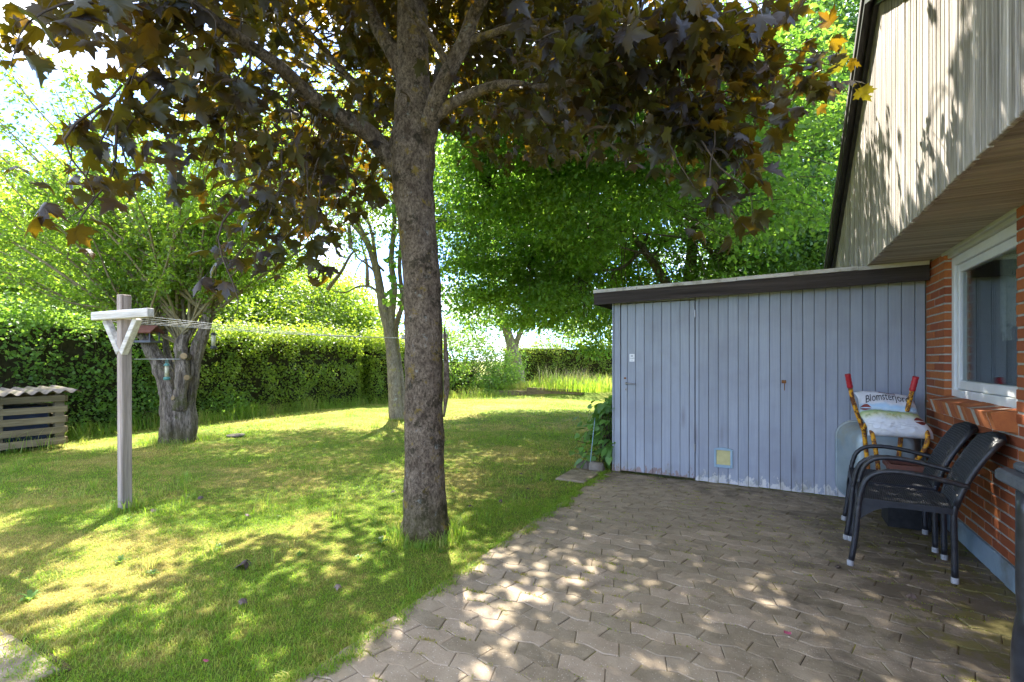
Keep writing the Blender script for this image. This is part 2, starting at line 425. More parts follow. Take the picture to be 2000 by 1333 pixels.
def panel_wood(name='panel_wood', a=(.20, .17, .142), b=(.70, .64, .565), axis=2):
    t = NT(name); p = t.pos(); r = t.orand(); s = [26, 26, 26]; s[axis] = .9
    off = t.n('CombineXYZ', {0: t.math('MULTIPLY', r, 31.0), 1: t.math('MULTIPLY', r, 17.0), 2: t.math('MULTIPLY', r, 9.0)}).outputs[0]
    q = t.n('VectorMath', {0: t.scale(p, s), 1: off}, operation='ADD').outputs[0]
    g = t.noise(q, 1.5, 8, .72); rough = t.noise(t.scale(p, [120 if i != axis else 60 for i in range(3)]), 1, 5, .7)
    col = t.mix(t.step(g, .33, .66), a, b)
    col = t.mix(t.math('MULTIPLY', t.step(t.noise(q, .6, 6, .7), .48, .66), .65), col, (a[0]*.5, a[1]*.52, a[2]*.5))
    col = t.hsv(col, v=t.math('ADD', t.math('MULTIPLY', r, .3), .85))
    return t.done(t.bsdf(col, .85, .12, t.bump(t.math('ADD', g, t.math('MULTIPLY', rough, .8)), .7, .006)))
M['panel'] = panel_wood()
M['soffit'] = panel_wood('soffit_wood', (.36, .31, .25), (.54, .48, .40), 0)
M['fascia'] = panel_wood('fascia_wood', (.036, .030, .028), (.075, .062, .056), 0)
M['barge'] = simple('dark_board', (.022, .020, .020), (.05, .045, .04), 12, .5, .4, .2)
M['post_wood'] = panel_wood('post_wood', (.25, .20, .175), (.43, .365, .325), 2)
M['beam_wood'] = panel_wood('beam_wood', (.40, .36, .32), (.66, .63, .60), 0)
M['pallet_wood'] = panel_wood('pallet_wood', (.13, .105, .060), (.25, .205, .125), 1)
M['sleeper_wood'] = panel_wood('sleeper_wood', (.13, .09, .06), (.27, .21, .15), 0)

def brick_mat():
    t = NT('red_brick'); p = t.pos(); r = t.orand()
    col = t.ramp(r, [(0, (.26, .070, .030)), (.35, (.35, .105, .036)), (.7, (.43, .145, .042)), (1, (.32, .088, .034))])
    col = t.mix(t.math('MULTIPLY', t.step(t.noise(p, 22, 6, .7), .45, .7), .5), col, (.27, .07, .03))
    col = t.mix(t.math('MULTIPLY', t.step(t.noise(p, 120, 3, .6), .6, .72), .5), col, (.16, .06, .035))
    return t.done(t.bsdf(col, .75, .25, t.bump(t.noise(p, 90, 5, .7), .4, .004)))
M['brick'] = brick_mat()
M['mortar'] = simple('mortar', (.44, .405, .35), (.34, .31, .265), 30, .95, .05, .5, .005, 0)
M['plinth'] = simple('plinth_paint', (.28, .35, .40), (.22, .29, .34), 6, .6, .3, .2, .004, 0, dirt=(.15, .16, .14))
M['white'] = simple('white_frame', (.78, .79, .78), (.70, .71, .71), 5, .35, .4, 0, var=0)
M['cream'] = simple('cream_trim', (.52, .52, .43), (.45, .45, .37), 5, .5, .3, 0, var=0)
M['roof_tile'] = simple('roof_sheet', (.10, .09, .085), (.15, .14, .13), 4, .8, .2, .3)
M['room'] = simple('room_paint', (.40, .43, .43), (.34, .37, .37), 2, .8, .2, 0, var=0)
M['felt'] = simple('felt_edge', (.60, .58, .54), (.50, .48, .44), 10, .8, .2, .3, dirt=(.20, .18, .12))
M['steel'] = simple('worn_steel', (.36, .35, .34), (.25, .24, .23), 30, .35, .5, .1, metal=.8)
M['rust'] = simple('rust', (.28, .12, .04), (.14, .06, .03), 40, .85, .2, .4)
M['galv'] = simple('galvanised_tray', (.36, .42, .43), (.27, .33, .345), 5, .45, .5, .12, .004, 0, metal=.35, dirt=(.34, .31, .21))
def rusty_yellow():
    t = NT('rusty_yellow_paint'); p = t.pos(); n = t.noise(p, 21, 7, .68)
    k = t.step(n, .46, .53)
    col = t.mix(k, (.75, .36, .02), t.mix(t.step(t.noise(p, 60, 5, .6), .4, .6), (.11, .042, .022), (.25, .095, .035)))
    return t.done(t.bsdf(col, t.math('ADD', t.math('MULTIPLY', k, .45), .4), .3, t.bump(n, .4, .004)))
M['rusty'] = rusty_yellow()
M['grip'] = simple('red_grip', (.52, .02, .03), (.42, .015, .025), 20, .35, .5, 0)
M['rubber'] = simple('black_rubber', (.018, .018, .018), (.03, .03, .03), 20, .8, .2, .2)
M['wicker'] = simple('black_wicker', (.012, .013, .017), (.022, .024, .030), 26, .46, .4, .25, .002, .1, dirt=(.026, .029, .033))
M['wicker_tube'] = simple('black_wicker_tube', (.012, .013, .017), (.024, .025, .030), 40, .38, .5, .5, .003, .1, dirt=(.045, .04, .036))
M['foot'] = simple('grey_foot', (.36, .36, .36), (.26, .26, .26), 30, .5, .3, 0)
M['terracotta'] = simple('terracotta', (.46, .20, .10), (.36, .15, .075), 14, .85, .15, .3)
M['pot_brown'] = simple('brown_plastic', (.19, .075, .050), (.14, .055, .038), 10, .6, .3, .1)
M['earth'] = simple('earth', (.055, .042, .030), (.03, .024, .018), 40, .95, .05, .8, .01, 0)
M['table_top'] = simple('grey_table_top', (.105, .112, .122), (.065, .07, .078), 16, .5, .4, .2, .003, 0, dirt=(.17, .175, .18))
M['table_leg'] = simple('black_leg', (.016, .017, .020), (.035, .037, .042), 16, .3, .5, .1, .003, 0)
M['cat_frame'] = simple('blue_grey_plastic', (.30, .42, .50), (.26, .37, .45), 10, .4, .4, 0, var=0)
M['cat_flap'] = simple('yellowed_plastic', (.56, .50, .22), (.48, .42, .18), 18, .4, .4, .05, var=0, dirt=(.38, .34, .18))
M['sticker'] = simple('white_sticker', (.80, .80, .80), (.77, .77, .77), 5, .4, .4, 0, var=0)
M['ink'] = simple('dark_ink', (.03, .03, .035), (.04, .04, .04), 5, .6, .3, 0, var=0)
M['ink_grey'] = simple('grey_ink', (.42, .42, .44), (.40, .40, .42), 5, .6, .3, 0, var=0)
M['ink_red'] = simple('red_brown_ink', (.23, .045, .030), (.20, .04, .03), 5, .5, .3, 0, var=0)
M['corrugated'] = simple('weathered_fibre_cement', (.18, .155, .135), (.26, .225, .195), 9, .9, .1, .5, .006, 0, dirt=(.15, .15, .07))
M['wire'] = simple('white_line', (.62, .63, .64), (.55, .56, .57), 5, .5, .3, 0, var=0)
M['feeder_green'] = simple('green_plastic', (.10, .28, .25), (.08, .23, .21), 10, .4, .4, 0)
M['feeder_tube'] = simple('clear_seed_tube', (.52, .50, .36), (.36, .33, .22), 60, .25, .5, 0)
M['feeder_dark'] = simple('dark_plastic', (.03, .03, .035), (.04, .04, .045), 10, .5, .4, 0)
M['bird_roof'] = simple('red_brown_board', (.19, .085, .065), (.15, .065, .05), 14, .7, .2, .2)
M['bird_tray'] = simple('slate_board', (.12, .125, .15), (.09, .095, .115), 14, .7, .2, .2)
M['cut_wood'] = simple('cut_wood', (.30, .215, .12), (.21, .15, .085), 26, .85, .1, .3)
M['dead_leaf'] = simple('dead_leaf', (.105, .075, .065), (.17, .13, .115), 30, .75, .25, .2, .002, .3, coord='obj')
M['petal'] = simple('pink_petal', (.42, .10, .16), (.30, .06, .10), 20, .7, .2, 0, coord='obj')
M['stone'] = simple('grey_stone', (.22, .195, .16), (.15, .13, .105), 8, .9, .1, .7, .012)
M['straw'] = simple('straw', (.50, .43, .22), (.40, .35, .16), 14, .8, .1, 0)
M['core'] = simple('hedge_twigs_shade', (.020, .019, .010), (.040, .036, .018), 16, .95, .05, .6, .02, 0)  # brown twigs, coloured darker so hedge gaps read as shadow depth
M['pale_wall'] = simple('pale_render', (.55, .54, .50), (.50, .49, .46), 3, .8, .2, 0, var=0)
M['tarp'] = simple('blue_black_tarp', (.012, .02, .045), (.02, .035, .07), 8, .4, .5, .3, .01, 0)
def glass_mat():
    t = NT('window_glass')
    g = t.n('BsdfGlossy', {'Color': (.95, 1, .98), 'Roughness': .0}); tr = t.n('BsdfTransparent', {'Color': (.93, .97, .96)})
    fr = t.n('Fresnel', {'IOR': 1.52}).outputs[0]
    f2 = t.math('MULTIPLY', fr, .85, True)
    mx = t.n('MixShader', {0: f2}); t.t.links.new(tr.outputs[0], mx.inputs[1]); t.t.links.new(g.outputs[0], mx.inputs[2])
    return t.done(mx)
M['glass'] = glass_mat()
def lace_mat():
    t = NT('lace'); n = t.noise(t.obj(), 42, 3, .6)
    d = t.bsdf((.95, .96, .95), .8, .1); tr = t.n('BsdfTransparent', {})
    mx = t.n('MixShader', {0: t.step(n, .34, .44)}); t.t.links.new(tr.outputs[0], mx.inputs[1]); t.t.links.new(d.outputs[0], mx.inputs[2])
    return t.done(mx)
M['lace'] = lace_mat()
def bag_mat():
    t = NT('printed_soil_bag'); uv = t.n('UVMap', uv_map='UVMap').outputs[0]; s = t.n('SeparateXYZ', {0: uv}); v = s.outputs[1]
    w = t.n('MapRange', {0: t.noise(uv, 5, 4), 1: 0, 2: 1, 3: -.06, 4: .06}).outputs[0]; vv = t.math('ADD', v, w)
    col = t.ramp(vv, [(.0, (.74, .74, .76)), (.29, (.74, .74, .76)), (.35, (.40, .60, .78)), (.46, (.62, .72, .74)), (.52, (.30, .46, .16)), (.60, (.62, .64, .36)), (.70, (.74, .74, .74))])
    m = t.math('MULTIPLY', t.step(t.noise(uv, 9, 6, .7), .5, .62), t.math('MULTIPLY', t.step(v, .40, .47), t.step(v, .72, .62)))
    col = t.mix(t.math('MULTIPLY', m, .75), col, t.mix(t.step(t.noise(uv, 15, 3), .45, .55), (.16, .28, .08), (.52, .46, .14)))
    ln = t.noise(t.scale(uv, (2, 60, 1)), 3, 2); tx = t.math('MULTIPLY', t.step(ln, .55, .6), t.math('MULTIPLY', t.step(v, .73, .75), t.step(v, .83, .81)))
    col = t.mix(t.math('MULTIPLY', tx, .5), col, (.3, .3, .32))
    cr = t.noise(t.pos(), 13, 5, .6, 1.2)
    return t.done(t.bsdf(col, .35, .45, t.bump(cr, .5, .02)))
M['bag'] = bag_mat()

# ------------------------------------------------------------------ ground
def lz(x, y):
    """lawn level: flat by the paving, gently uneven further out"""
    k = min(1.0, max(0.0, (-2.9-x)/1.2)) if y < .3 else min(1, max(0, (y-.3)/2))
    return -0.012 + k*(.018*mnoise.noise(V(x*.9, y*.9, 0)) + .02*mnoise.noise(V(x*.3, y*.3, 5)))
ax = sorted(set([round(-9+i*.3, 3) for i in range(31)] + [-400, -150, -70, -45, -35, -28, -24, -20, -17, -15, -13.5, -12, -11, -10] + [.6, 1.5, 3, 6, 10, 16, 25, 45, 90, 200, 400]))
ay = sorted(set([round(-6.5+i*.3, 3) for i in range(38)] + [5.5, 6.5, 7.5, 9, 11, 13, 15, 18, 21, 25, 30, 40, 60, 110, 220, 400] + [-8, -12, -20, -50, -120, -400]))
g = MB()
vs_ = [(x, y, lz(x, y)) for x in ax for y in ay]; ny_ = len(ay)
g.add(vs_, [(i*ny_+j, (i+1)*ny_+j, (i+1)*ny_+j+1, i*ny_+j+1) for i in range(len(ax)-1) for j in range(ny_-1)])
lawn = g.build('lawn', M['soil'], smooth=True); lawn['kind'] = 'structure'

# patio: sand bed, individual pavers in wavy rows parallel to the shed
PX0 = -2.9
bed_ = MB(); bed_.lo_hi((PX0+.03, -9.0, -.10), (-.0, 0.02, -.0045)); patio = bed_.build('patio', M['joint']); patio['kind'] = 'structure'
rng = random.Random(4)
PH, PL, WA = .103, .206, .0150
def wave(s):
    q = (s/PL) % 1.0
    return WA*(4*q-1) if q < .5 else WA*(3-4*q)
def paver_outline(row, k):
    y0 = -row*PH; y1 = y0-PH
    base = math.floor((PX0-.4)/PL)*PL
    def jx(k2, top):
        r = row % 2; s = base + k2*PL + (.75 if r else .25)*PL
        return s + (.013 if top == bool(r) else -.013)
    def run(a, b, yb):
        xs = [a]; x = (math.floor(a/(PL/2))+1)*(PL/2)
        while x < b-1e-4:
            if x > a+1e-4: xs.append(x)
            x += PL/2
        xs.append(b); return [(x, yb+wave(x)) for x in xs]
    return run(jx(k, True), jx(k+1, True), y0) + run(jx(k, False), jx(k+1, False), y1)[::-1]
def add_paver(mb, poly, dz, tilt):
    cx = sum(p[0] for p in poly)/len(poly); cyy = sum(p[1] for p in poly)/len(poly); n = len(poly)
    def ins(d):
        out = []
        for (x, y) in poly:
            dx, dy = x-cx, y-cyy; L = math.hypot(dx, dy); f = max(0.2, (L-d)/L); out.append((cx+dx*f, cyy+dy*f))
        return out
    def z(x, y, b): return b + dz + tilt[0]*(x-cx) + tilt[1]*(y-cyy)
    a = ins(.0014); b = ins(.0060)
    vs = [(x, y, -.05) for x, y in a] + [(x, y, z(x, y, -.0035)) for x, y in a] + [(x, y, z(x, y, 0)) for x, y in b]
    fs = [(i, n+i, n+(i+1) % n, (i+1) % n) for i in range(n)] + [(n+i, 2*n+i, 2*n+(i+1) % n, n+(i+1) % n) for i in range(n)] + [tuple(range(2*n, 3*n))[::-1]]
    mb.add(vs, fs)
cand = []
for row in range(0, 84):
    for k in range(-1, 21):
        poly = paver_outline(row, k)
        xs = [p[0] for p in poly]; ys = [p[1] for p in poly]
        if max(xs) < PX0+.03 or min(xs) > -.02 or max(ys) > .06: continue
        poly = [(min(max(p[0], PX0+rng.uniform(-.004, .012)), -.012), p[1]) for p in poly]
        if max(p[0] for p in poly)-min(p[0] for p in poly) < .05: continue
        dzv = rng.gauss(0, .0018); tl = (max(-.009, min(.009, rng.gauss(0, .006))), max(-.014, min(.014, rng.gauss(0, .009))))
        c = (sum(p[0] for p in poly)/len(poly), sum(p[1] for p in poly)/len(poly), 0)
        px, py, d = to_px(np.array([c])); px, py, d = px[0], py[0], d[0]
        vis = d > .4 and -60 < px < 2060 and py < 1400
        dzv = max(-.0014, min(.0022, dzv)); cand.append((0 if vis else 1, d, poly, dzv, tl))
cand.sort(key=lambda q: (q[0], q[1]))
rest = MB()
for i, (nv, d, poly, dzv, tl) in enumerate(cand):
    if i < 300 and nv == 0:
        mb = MB(); add_paver(mb, poly, dzv, tl); mb.build('paver', M['paver'], patio, world=True)
    else: add_paver(rest, poly, dzv, tl)
rest.build('paver_field', M['paver'], patio, kind='stuff')
# flagstones by the shed corner, and the paving at the lower left
for (a, b) in (((-3.29, -.62), (-2.94, -.03)),):
    mb = MB(); mb.lo_hi((a[0], a[1], -.06), (b[0], b[1], .006), .006); o = mb.build('corner_slab', M['paver'], patio)
path = MB().lo_hi((-6.6, -8, -.10), (-3.80, -4.57, -.005)).build('path', M['joint']); path['kind'] = 'structure'
for i in range(6):
    for j in range(6):
        x0 = -3.82-.46*(i+1); y0 = -4.60-.46*(j+1)
        MB().box((x0+.23, y0+.23, -.022+rng.gauss(0, .002)), (.452, .452, .055), .006, Euler((rng.gauss(0, .006), rng.gauss(0, .006), 0)).to_matrix().to_4x4()).build('slab', M['paver'], path)

# ------------------------------------------------------------------ brick house
RIDGE_Y, RIDGE_Z, SL = -.75, 4.12, .52        # underside of the verge on the gable panel
HY0, HY1 = -4.75, 3.25
house = thing('brick_house', 'red brick house with grey timber gable overhanging a white window', 'house', (0, 0, 0))
wall = MB()
JX = .0045
wall.lo_hi((JX, HY0, .0), (.11, 0, .985)); wall.lo_hi((JX, -.4955, .985), (.11, 0, 2.2)); wall.lo_hi((JX, HY0, .985), (.11, -1.7795, 2.2))
wall.lo_hi((JX, 0, 0), (.11, HY1, 2.6)); wall.lo_hi((6.0, HY0, 0), (6.1, HY1, 2.6)); wall.lo_hi((.11, HY0, 0), (6, HY0+.1, 2.2)); wall.lo_hi((.11, HY1-.1, 0), (6, HY1, 2.2))
wall = wall.build('wall', M['mortar'], house)
BL, BH, COURSE, PITCH = .228, .055, .0672, .240
brickmesh = {}
def brick_me(L, W=.1):
    k = (round(L, 3), W)
    if k not in brickmesh: brickmesh[k] = MB().box((0, 0, 0), (W, L, BH), .003).mesh('brick', M['brick'])
    return brickmesh[k]
rng = random.Random(11); far_bricks = MB(); zc = .142; row = 0
while zc + BH < 2.19:
    segs = [(-.5, 0.0), (HY0, -1.775)] if zc > .985 else [(HY0, 0.0)]
    for (a, b) in segs:
        y = b - (PITCH/2 if row % 2 else 0.0) ; ys = []
        if row % 2: ys.append((b-.108, b))
        while y > a+.02:
            y1 = max(a, y-BL); y1 = a if y1-a < .06 else y1; ys.append((y1, y)); y = y1-(PITCH-BL)
        for (y0, y1) in ys:
            L = y1-y0
            if L < .03: continue
            L = round(L/.006)*.006
            if y1 > -2.45:
                inst('brick', brick_me(L), wall, Matrix.Translation((.0505+rng.gauss(0, .0012), (y0+y1)/2, zc+BH/2+rng.gauss(0, .0008))) @ Euler((rng.gauss(0, .004), 0, rng.gauss(0, .004))).to_matrix().to_4x4())
            else: far_bricks.box((.0505+rng.gauss(0, .0012), (y0+y1)/2, zc+BH/2), (.1, L, BH), .003)
    zc += COURSE; row += 1
far_bricks.build('brickwork', M['brick'], wall, kind='stuff')
MB().lo_hi((-.012, HY0, -.05), (.008, -.001, .138), .004).build('plinth', M['plinth'], house)
# window
win = MB(); X0 = .045
for (lo, hi) in (((X0, -.56, 1.0), (X0+.07, -.5005, 2.10)), ((X0, -1.7745, 1.0), (X0+.07, -1.715, 2.10)), ((X0, -1.715, 1.0), (X0+.07, -.56, 1.075)), ((X0, -1.715, 2.035), (X0+.07, -.56, 2.10))):
    win.lo_hi(lo, hi, .004)
win = win.build('window', M['white'], house)
sash = MB(); X1 = X0+.012
for (lo, hi) in (((X1, -.625, 1.079), (X1+.05, -.563, 2.031)), ((X1, -1.712, 1.079), (X1+.05, -1.65, 2.031)), ((X1, -1.65, 1.079), (X1+.05, -.625, 1.145)), ((X1, -1.65, 1.97), (X1+.05, -.625, 2.031))):
    sash.lo_hi(lo, hi, .006)
sash.build('sash', M['white'], win)
MB().lo_hi((X1+.022, -1.66, 1.13), (X1+.028, -.615, 1.985)).build('pane', M['glass'], win)
MB().lo_hi((X0-.025, -1.774, 2.101), (X0+.06, -.501, 2.155), .004).lo_hi((X0-.05, -1.774, 2.128), (X0-.026, -.45, 2.153), .003).build('head_trim', M['cream'], win)
# brick sill, laid on edge and tilted
sill = MB(); prof = [(-.108, .998), (.042, 1.020), (.042, .94), (-.004, .895), (-.084, .902)]
ys0, ys1 = -1.775, -.52
sill.prism([(p[0]+(.0012 if p[0] < -.07 else 0), p[1]-.001) for p in prof], ys0+.03, ys1-.03, lambda a, b, d: V(a, d, b))
sill = sill.build('window_sill', M['mortar'], house)
nb = 20; w = (ys1-ys0)/nb; me_s = MB()
me_s.prism(prof, -w/2+.0026, w/2-.0026, lambda a, b, d: V(a, d-(.012 if b < .95 else 0), b)); me_s = me_s.mesh('brick', M['brick'])
for i in range(nb): inst('brick', me_s, sill, Matrix.Translation((rng.gauss(0, .002), ys0+w*(i+.5), rng.gauss(0, .0015))))
# soffit and gable boards
ZS = 2.158; pitch = .093; rng = random.Random(21)
sof = MB().lo_hi((-.438, HY0+.05, ZS+.012), (.2, -.02, ZS+.03)).build('soffit', M['barge'], house)
bm_s = MB().box((0, 0, 0), (.452, pitch-.008, .018), .003).mesh('board', M['soffit'])
y = -.03
while y > HY0+.1:
    inst('board', bm_s, sof, Matrix.Translation((-.211, y-pitch/2, ZS+.003+rng.gauss(0, .0008)))); y -= pitch
def gable_z(y): return RIDGE_Z - SL*abs(y-RIDGE_Y)
gp_back = MB().prism([(HY0+.9, ZS), (HY1-.2, ZS), (HY1-.2, gable_z(HY1-.2)+.05), (RIDGE_Y, RIDGE_Z+.05), (HY0+.9, gable_z(HY0+.9)+.05)], -.436, -.40, lambda a, b, d: V(d, a, b))
gable = gp_back.build('gable', M['barge'], house)
y = HY1-.22; pw = .066
while y > HY0+.15:
    y0 = y-pw+.006; zt0, zt1 = gable_z(y0)-.002, gable_z(y)-.002; zb = ZS-.014 + rng.gauss(0, .002)
    if min(zt0, zt1) > zb+.05:
        t = .022; xo = -.452+rng.gauss(0, .0012); b = .004
        mb = MB()
        mb.add([(xo+t, y0, zb), (xo+t, y, zb), (xo+t, y, zt1), (xo+t, y0, zt0), (xo+b, y0, zb), (xo+b, y, zb), (xo+b, y, zt1), (xo+b, y0, zt0), (xo, y0+b, zb+b), (xo, y-b, zb+b), (xo, y-b, zt1-b), (xo, y0+b, zt0-b)],
               [(0, 1, 2, 3), (4, 5, 1, 0), (5, 6, 2, 1), (6, 7, 3, 2), (7, 4, 0, 3), (8, 9, 5, 4), (9, 10, 6, 5), (10, 11, 7, 6), (11, 8, 4, 7), (11, 10, 9, 8)])
        mb.build('board', M['panel'], gable)
    y -= pw
# roof, verge boards
rf = MB()
for s, ye in ((1, HY1+.35), (-1, HY0-.35)):
    z0 = RIDGE_Z+.115; z1 = z0 - SL*abs(ye-RIDGE_Y)
    rf.prism([(RIDGE_Y, z0), (ye, z1), (ye, z1+.07), (RIDGE_Y, z0+.075)], -.56, 6.4, lambda a, b, d: V(d, a, b))
roof = rf.build('roof', M['roof_tile'], house)
for s, ye in ((1, HY1+.34), (-1, HY0-.34)):
    for (x0, x1, lo_, hi_) in ((-.485, -.457, -.004, .112), (-.545, -.515, .03, .145)):
        mb = MB(); dy = ye-RIDGE_Y
        mb.prism([(RIDGE_Y+s*.002, RIDGE_Z+lo_), (ye, RIDGE_Z+lo_-SL*abs(dy)), (ye, RIDGE_Z+hi_-SL*abs(dy)), (RIDGE_Y+s*.002, RIDGE_Z+hi_)], x0, x1, lambda a, b, d: V(d, a, b))
        mb.build('verge_board', M['barge'], house)
# room behind the window
rm = MB().lo_hi((2.6, -3.2, 0), (2.65, .2, 2.5)).lo_hi((.112, -3.25, 0), (2.6, -3.2, 2.5)).lo_hi((.112, .2, 0), (2.65, .25, 2.5)).lo_hi((.112, -3.2, 2.2), (2.6, .2, 2.25)).lo_hi((.112, -3.2, -.02), (2.6, .2, 0))
rm.build('room', M['room'], house)
MB().lo_hi((.112, -1.80, .955), (.40, -.47, .99), .004).build('inner_sill', M['white'], house)
lc = MB()
def lace_fn(u, v):
    y = -1.22-.52*u; z = 2.02-(.50+.10*abs(math.sin(u*math.pi*2.2+.3)))*v; return V(.104+.010*math.sin(u*31)*(.4+v), y, z)
lc.grid(lace_fn, 60, 14)
tag(lc.build('lace_curtain', M['lace'], smooth=True), 'short white lace curtain with scalloped hem hanging behind the window pane', 'curtain')

# ------------------------------------------------------------------ shed
shed = thing('garden_shed', 'low blue-grey plank shed with a door and cat flap built against the brick house', 'shed', (-2.84, 0, 0))
SX = -2.84; rng = random.Random(31); DEP = 2.3
def ztop(x): return 2.0 + (x-SX)*.016
fw = MB(); fw.lo_hi((SX+.03, .022, .02), (-2.745, .04, 2.0)); fw.lo_hi((-1.925, .022, .02), (-.012, .04, 2.02)); fw.lo_hi((-2.745, .022, 1.955), (-1.925, .04, 2.0))
fw.lo_hi((SX+.03, .046, .02), (-.012, .06, 2.0))  # added dark sheet, keeps daylight from showing through the door gap
fw = fw.build('front_wall', M['barge'], shed)
def board(name, x0, x1, z0, z1a, z1b, yf, parent, mat=None, t=.02):
    b = .003; mb = MB(); yb = yf+t
    a, c = x0+.002, x1-.002
    mb.add([(a, yb, z0), (c, yb, z0), (c, yb, z1b), (a, yb, z1a), (a, yf+b, z0), (c, yf+b, z0), (c, yf+b, z1b), (a, yf+b, z1a), (a+b, yf, z0), (c-b, yf, z0), (c-b, yf, z1b), (a+b, yf, z1a)],
           [(3, 2, 1, 0), (0, 1, 5, 4), (1, 2, 6, 5), (2, 3, 7, 6), (3, 0, 4, 7), (4, 5, 9, 8), (5, 6, 10, 9), (6, 7, 11, 10), (7, 4, 8, 11), (8, 9, 10, 11)])
    return mb.build(name, mat or M['shed'], parent)
S = [.006+.02, .101]
board('board', SX+.003, SX+.024, .012, 2.0, 2.0, -.004, fw)
board('board', SX+.025, SX+.100, .012, ztop(SX), ztop(SX+.1), 0+rng.gauss(0, .0008), fw)
edges = [.917, .954] + [.954+.0952*i for i in range(1, 20)] + [2.835]
for a, b in zip(edges[:-1], edges[1:]):
    board('board', SX+a, SX+b, .004+rng.uniform(0, .008), ztop(SX+a), ztop(SX+b), rng.gauss(0, .0012), fw)
dE = [.106, .18, .277, .373, .469, .564, .663, .76, .855, .911]
door = MB().lo_hi((SX+.108, .0215, .04), (SX+.909, .036, 1.945)).build('door', M['barge'], shed)
for a, b in zip(dE[:-1], dE[1:]):
    board('board', SX+a, SX+b, .028, 1.945, 1.949, .001+rng.gauss(0, .0008), door)
    board('board', SX+a, SX+b, 1.957, ztop(SX+a), ztop(SX+b), 0.003, fw)
for z in (1.80, .36):
    MB().tube([(SX+.913, -.008, z-.04), (SX+.913, -.008, z+.04)], .008, 10).lo_hi((SX+.905, -.004, z-.03), (SX+.921, .0, z+.03)).build('hinge', M['steel'], door)
hz = 1.034
MB().lathe([(.016, 0), (.016, .008), (.009, .010), (.009, .045)], (SX+.172, 0, hz), 14, Matrix.Rotation(RAD(90), 4, 'X')).tube(catmull([(SX+.165, -.048, hz+.001), (SX+.20, -.052, hz+.002), (SX+.25, -.050, hz-.003), (SX+.285, -.044, hz-.004)], 4), [.009]*7+[.0085]*6, 10).build('handle', M['steel'], door, smooth=True)
MB().lathe([(.017, 0), (.017, .006), (.014, .009)], (SX+.166, 0, .967), 16, Matrix.Rotation(RAD(90), 4, 'X')).build('keyhole_plate', M['steel'], door)
MB().lathe([(.0045, 0), (.0045, .0105)], (SX+.166, 0, .969), 8, Matrix.Rotation(RAD(90), 4, 'X')).lo_hi((SX+.1635, -.0105, .956), (SX+.1685, -.003, .968)).build('keyhole', M['ink'], door)
MB().lo_hi((SX+.142, -.006, 1.083), (SX+.168, .001, 1.103), .002).build('latch_plate', M['rust'], door)
MB().lo_hi((SX+1.725, -.007, 1.07), (SX+1.765, .002, 1.102), .003).tube([(SX+1.75, -.01, 1.085), (SX+1.75, -.012, 1.03), (SX+1.749, -.011, 1.0)], .0035, 6).build('rusty_hook', M['rust'], shed)
cfr = thing('cat_flap', '', '', (SX+1.195, 0, .278)); del cfr['label']; del cfr['category']; cfr.parent = shed; cfr.location = (1.195, 0, .278)
c = MB(); xl, xr, zl, zh = SX+1.105, SX+1.285, .175, .365
c.lo_hi((xl, -.016, zl), (xl+.022, .0, zh), .004).lo_hi((xr-.024, -.016, zl), (xr, .0, zh), .004).lo_hi((xl+.022, -.017, zl), (xr-.024, .0, zl+.03), .004)
n = 10; c.prism([(xl-.002, zh-.006)] + [(xl-.002+(xr-xl+.004)*i/n, zh+.016*math.sin(math.pi*i/n)+.004) for i in range(n+1)] + [(xr+.002, zh-.006)], -.024, .0, lambda a, b, d: V(a, d, b))
c.build('flap_frame', M['cat_frame'], cfr)
MB().lo_hi((xl+.022, -.008, zl+.03), (xr-.024, -.003, zh-.006)).build('flap', M['cat_flap'], cfr)
def text_mesh(body, size):
    cu = bpy.data.curves.new('txt', 'FONT'); cu.body = body; cu.size = size; cu.align_x = 'CENTER'; cu.align_y = 'CENTER'; cu.resolution_u = 3
    o = bpy.data.objects.new('txt', cu); C.objects.link(o); dg = bpy.context.evaluated_depsgraph_get()
    me = bpy.data.meshes.new_from_object(o.evaluated_get(dg)); C.objects.unlink(o); bpy.data.objects.remove(o)
    vs = [Vector(v.co) for v in me.vertices]; fs = [tuple(p.vertices) for p in me.polygons]; bpy.data.meshes.remove(me); return vs, fs
stk = MB().lo_hi((SX+.205, -.0025, 1.284), (SX+.263, .0008, 1.371), .001).build('sticker', M['sticker'], shed)
vs, fs = text_mesh('ALARM', .0165)
MB().add([(SX+.234+v.x, -.0034, 1.322+v.y) for v in vs], fs).build('lettering', M['ink'], stk)
mk = MB()
for i in range(2): mk.lo_hi((SX+.218, -.0033, 1.301-.007*i), (SX+.250, -.0026, 1.303-.007*i))
mk.prism([(SX+.234+.018*math.cos(a*.3927), 1.348+.009*math.sin(a*.3927)) for a in range(16)], -.0034, -.0026, lambda a, b, d: V(a, d, b))
mk.build('emblem', M['ink_grey'], stk)
sidew = MB().lo_hi((SX+.02, .03, .03), (SX+.04, DEP, 1.99)).build('side_wall', M['barge'], shed)
yy = .002
while yy < DEP:
    mb = MB().lo_hi((SX, yy+.002, .02), (SX+.02, yy+.093, 2.0), .003); mb.build('board', M['shed'], sidew); yy += .0952
rfm = MB(); xl, xr = -2.985, -.012
def rz(x): return 2.03 + (x-SX)*.0162
rfm.prism([(xl, rz(xl)), (xr, rz(xr)), (xr, rz(xr)+.05), (xl, rz(xl)+.05)], -.135, DEP+.1, lambda a, b, d: V(a, d, b))
rfm.build('shed_roof', M['felt'], shed)
MB().prism([(xl-.02, rz(xl)-.088), (xr, rz(xr)-.088), (xr, rz(xr)+.044), (xl-.02, rz(xl)+.044)], -.160, -.137, lambda a, b, d: V(a, d, b)).build('fascia', M['fascia'], shed)
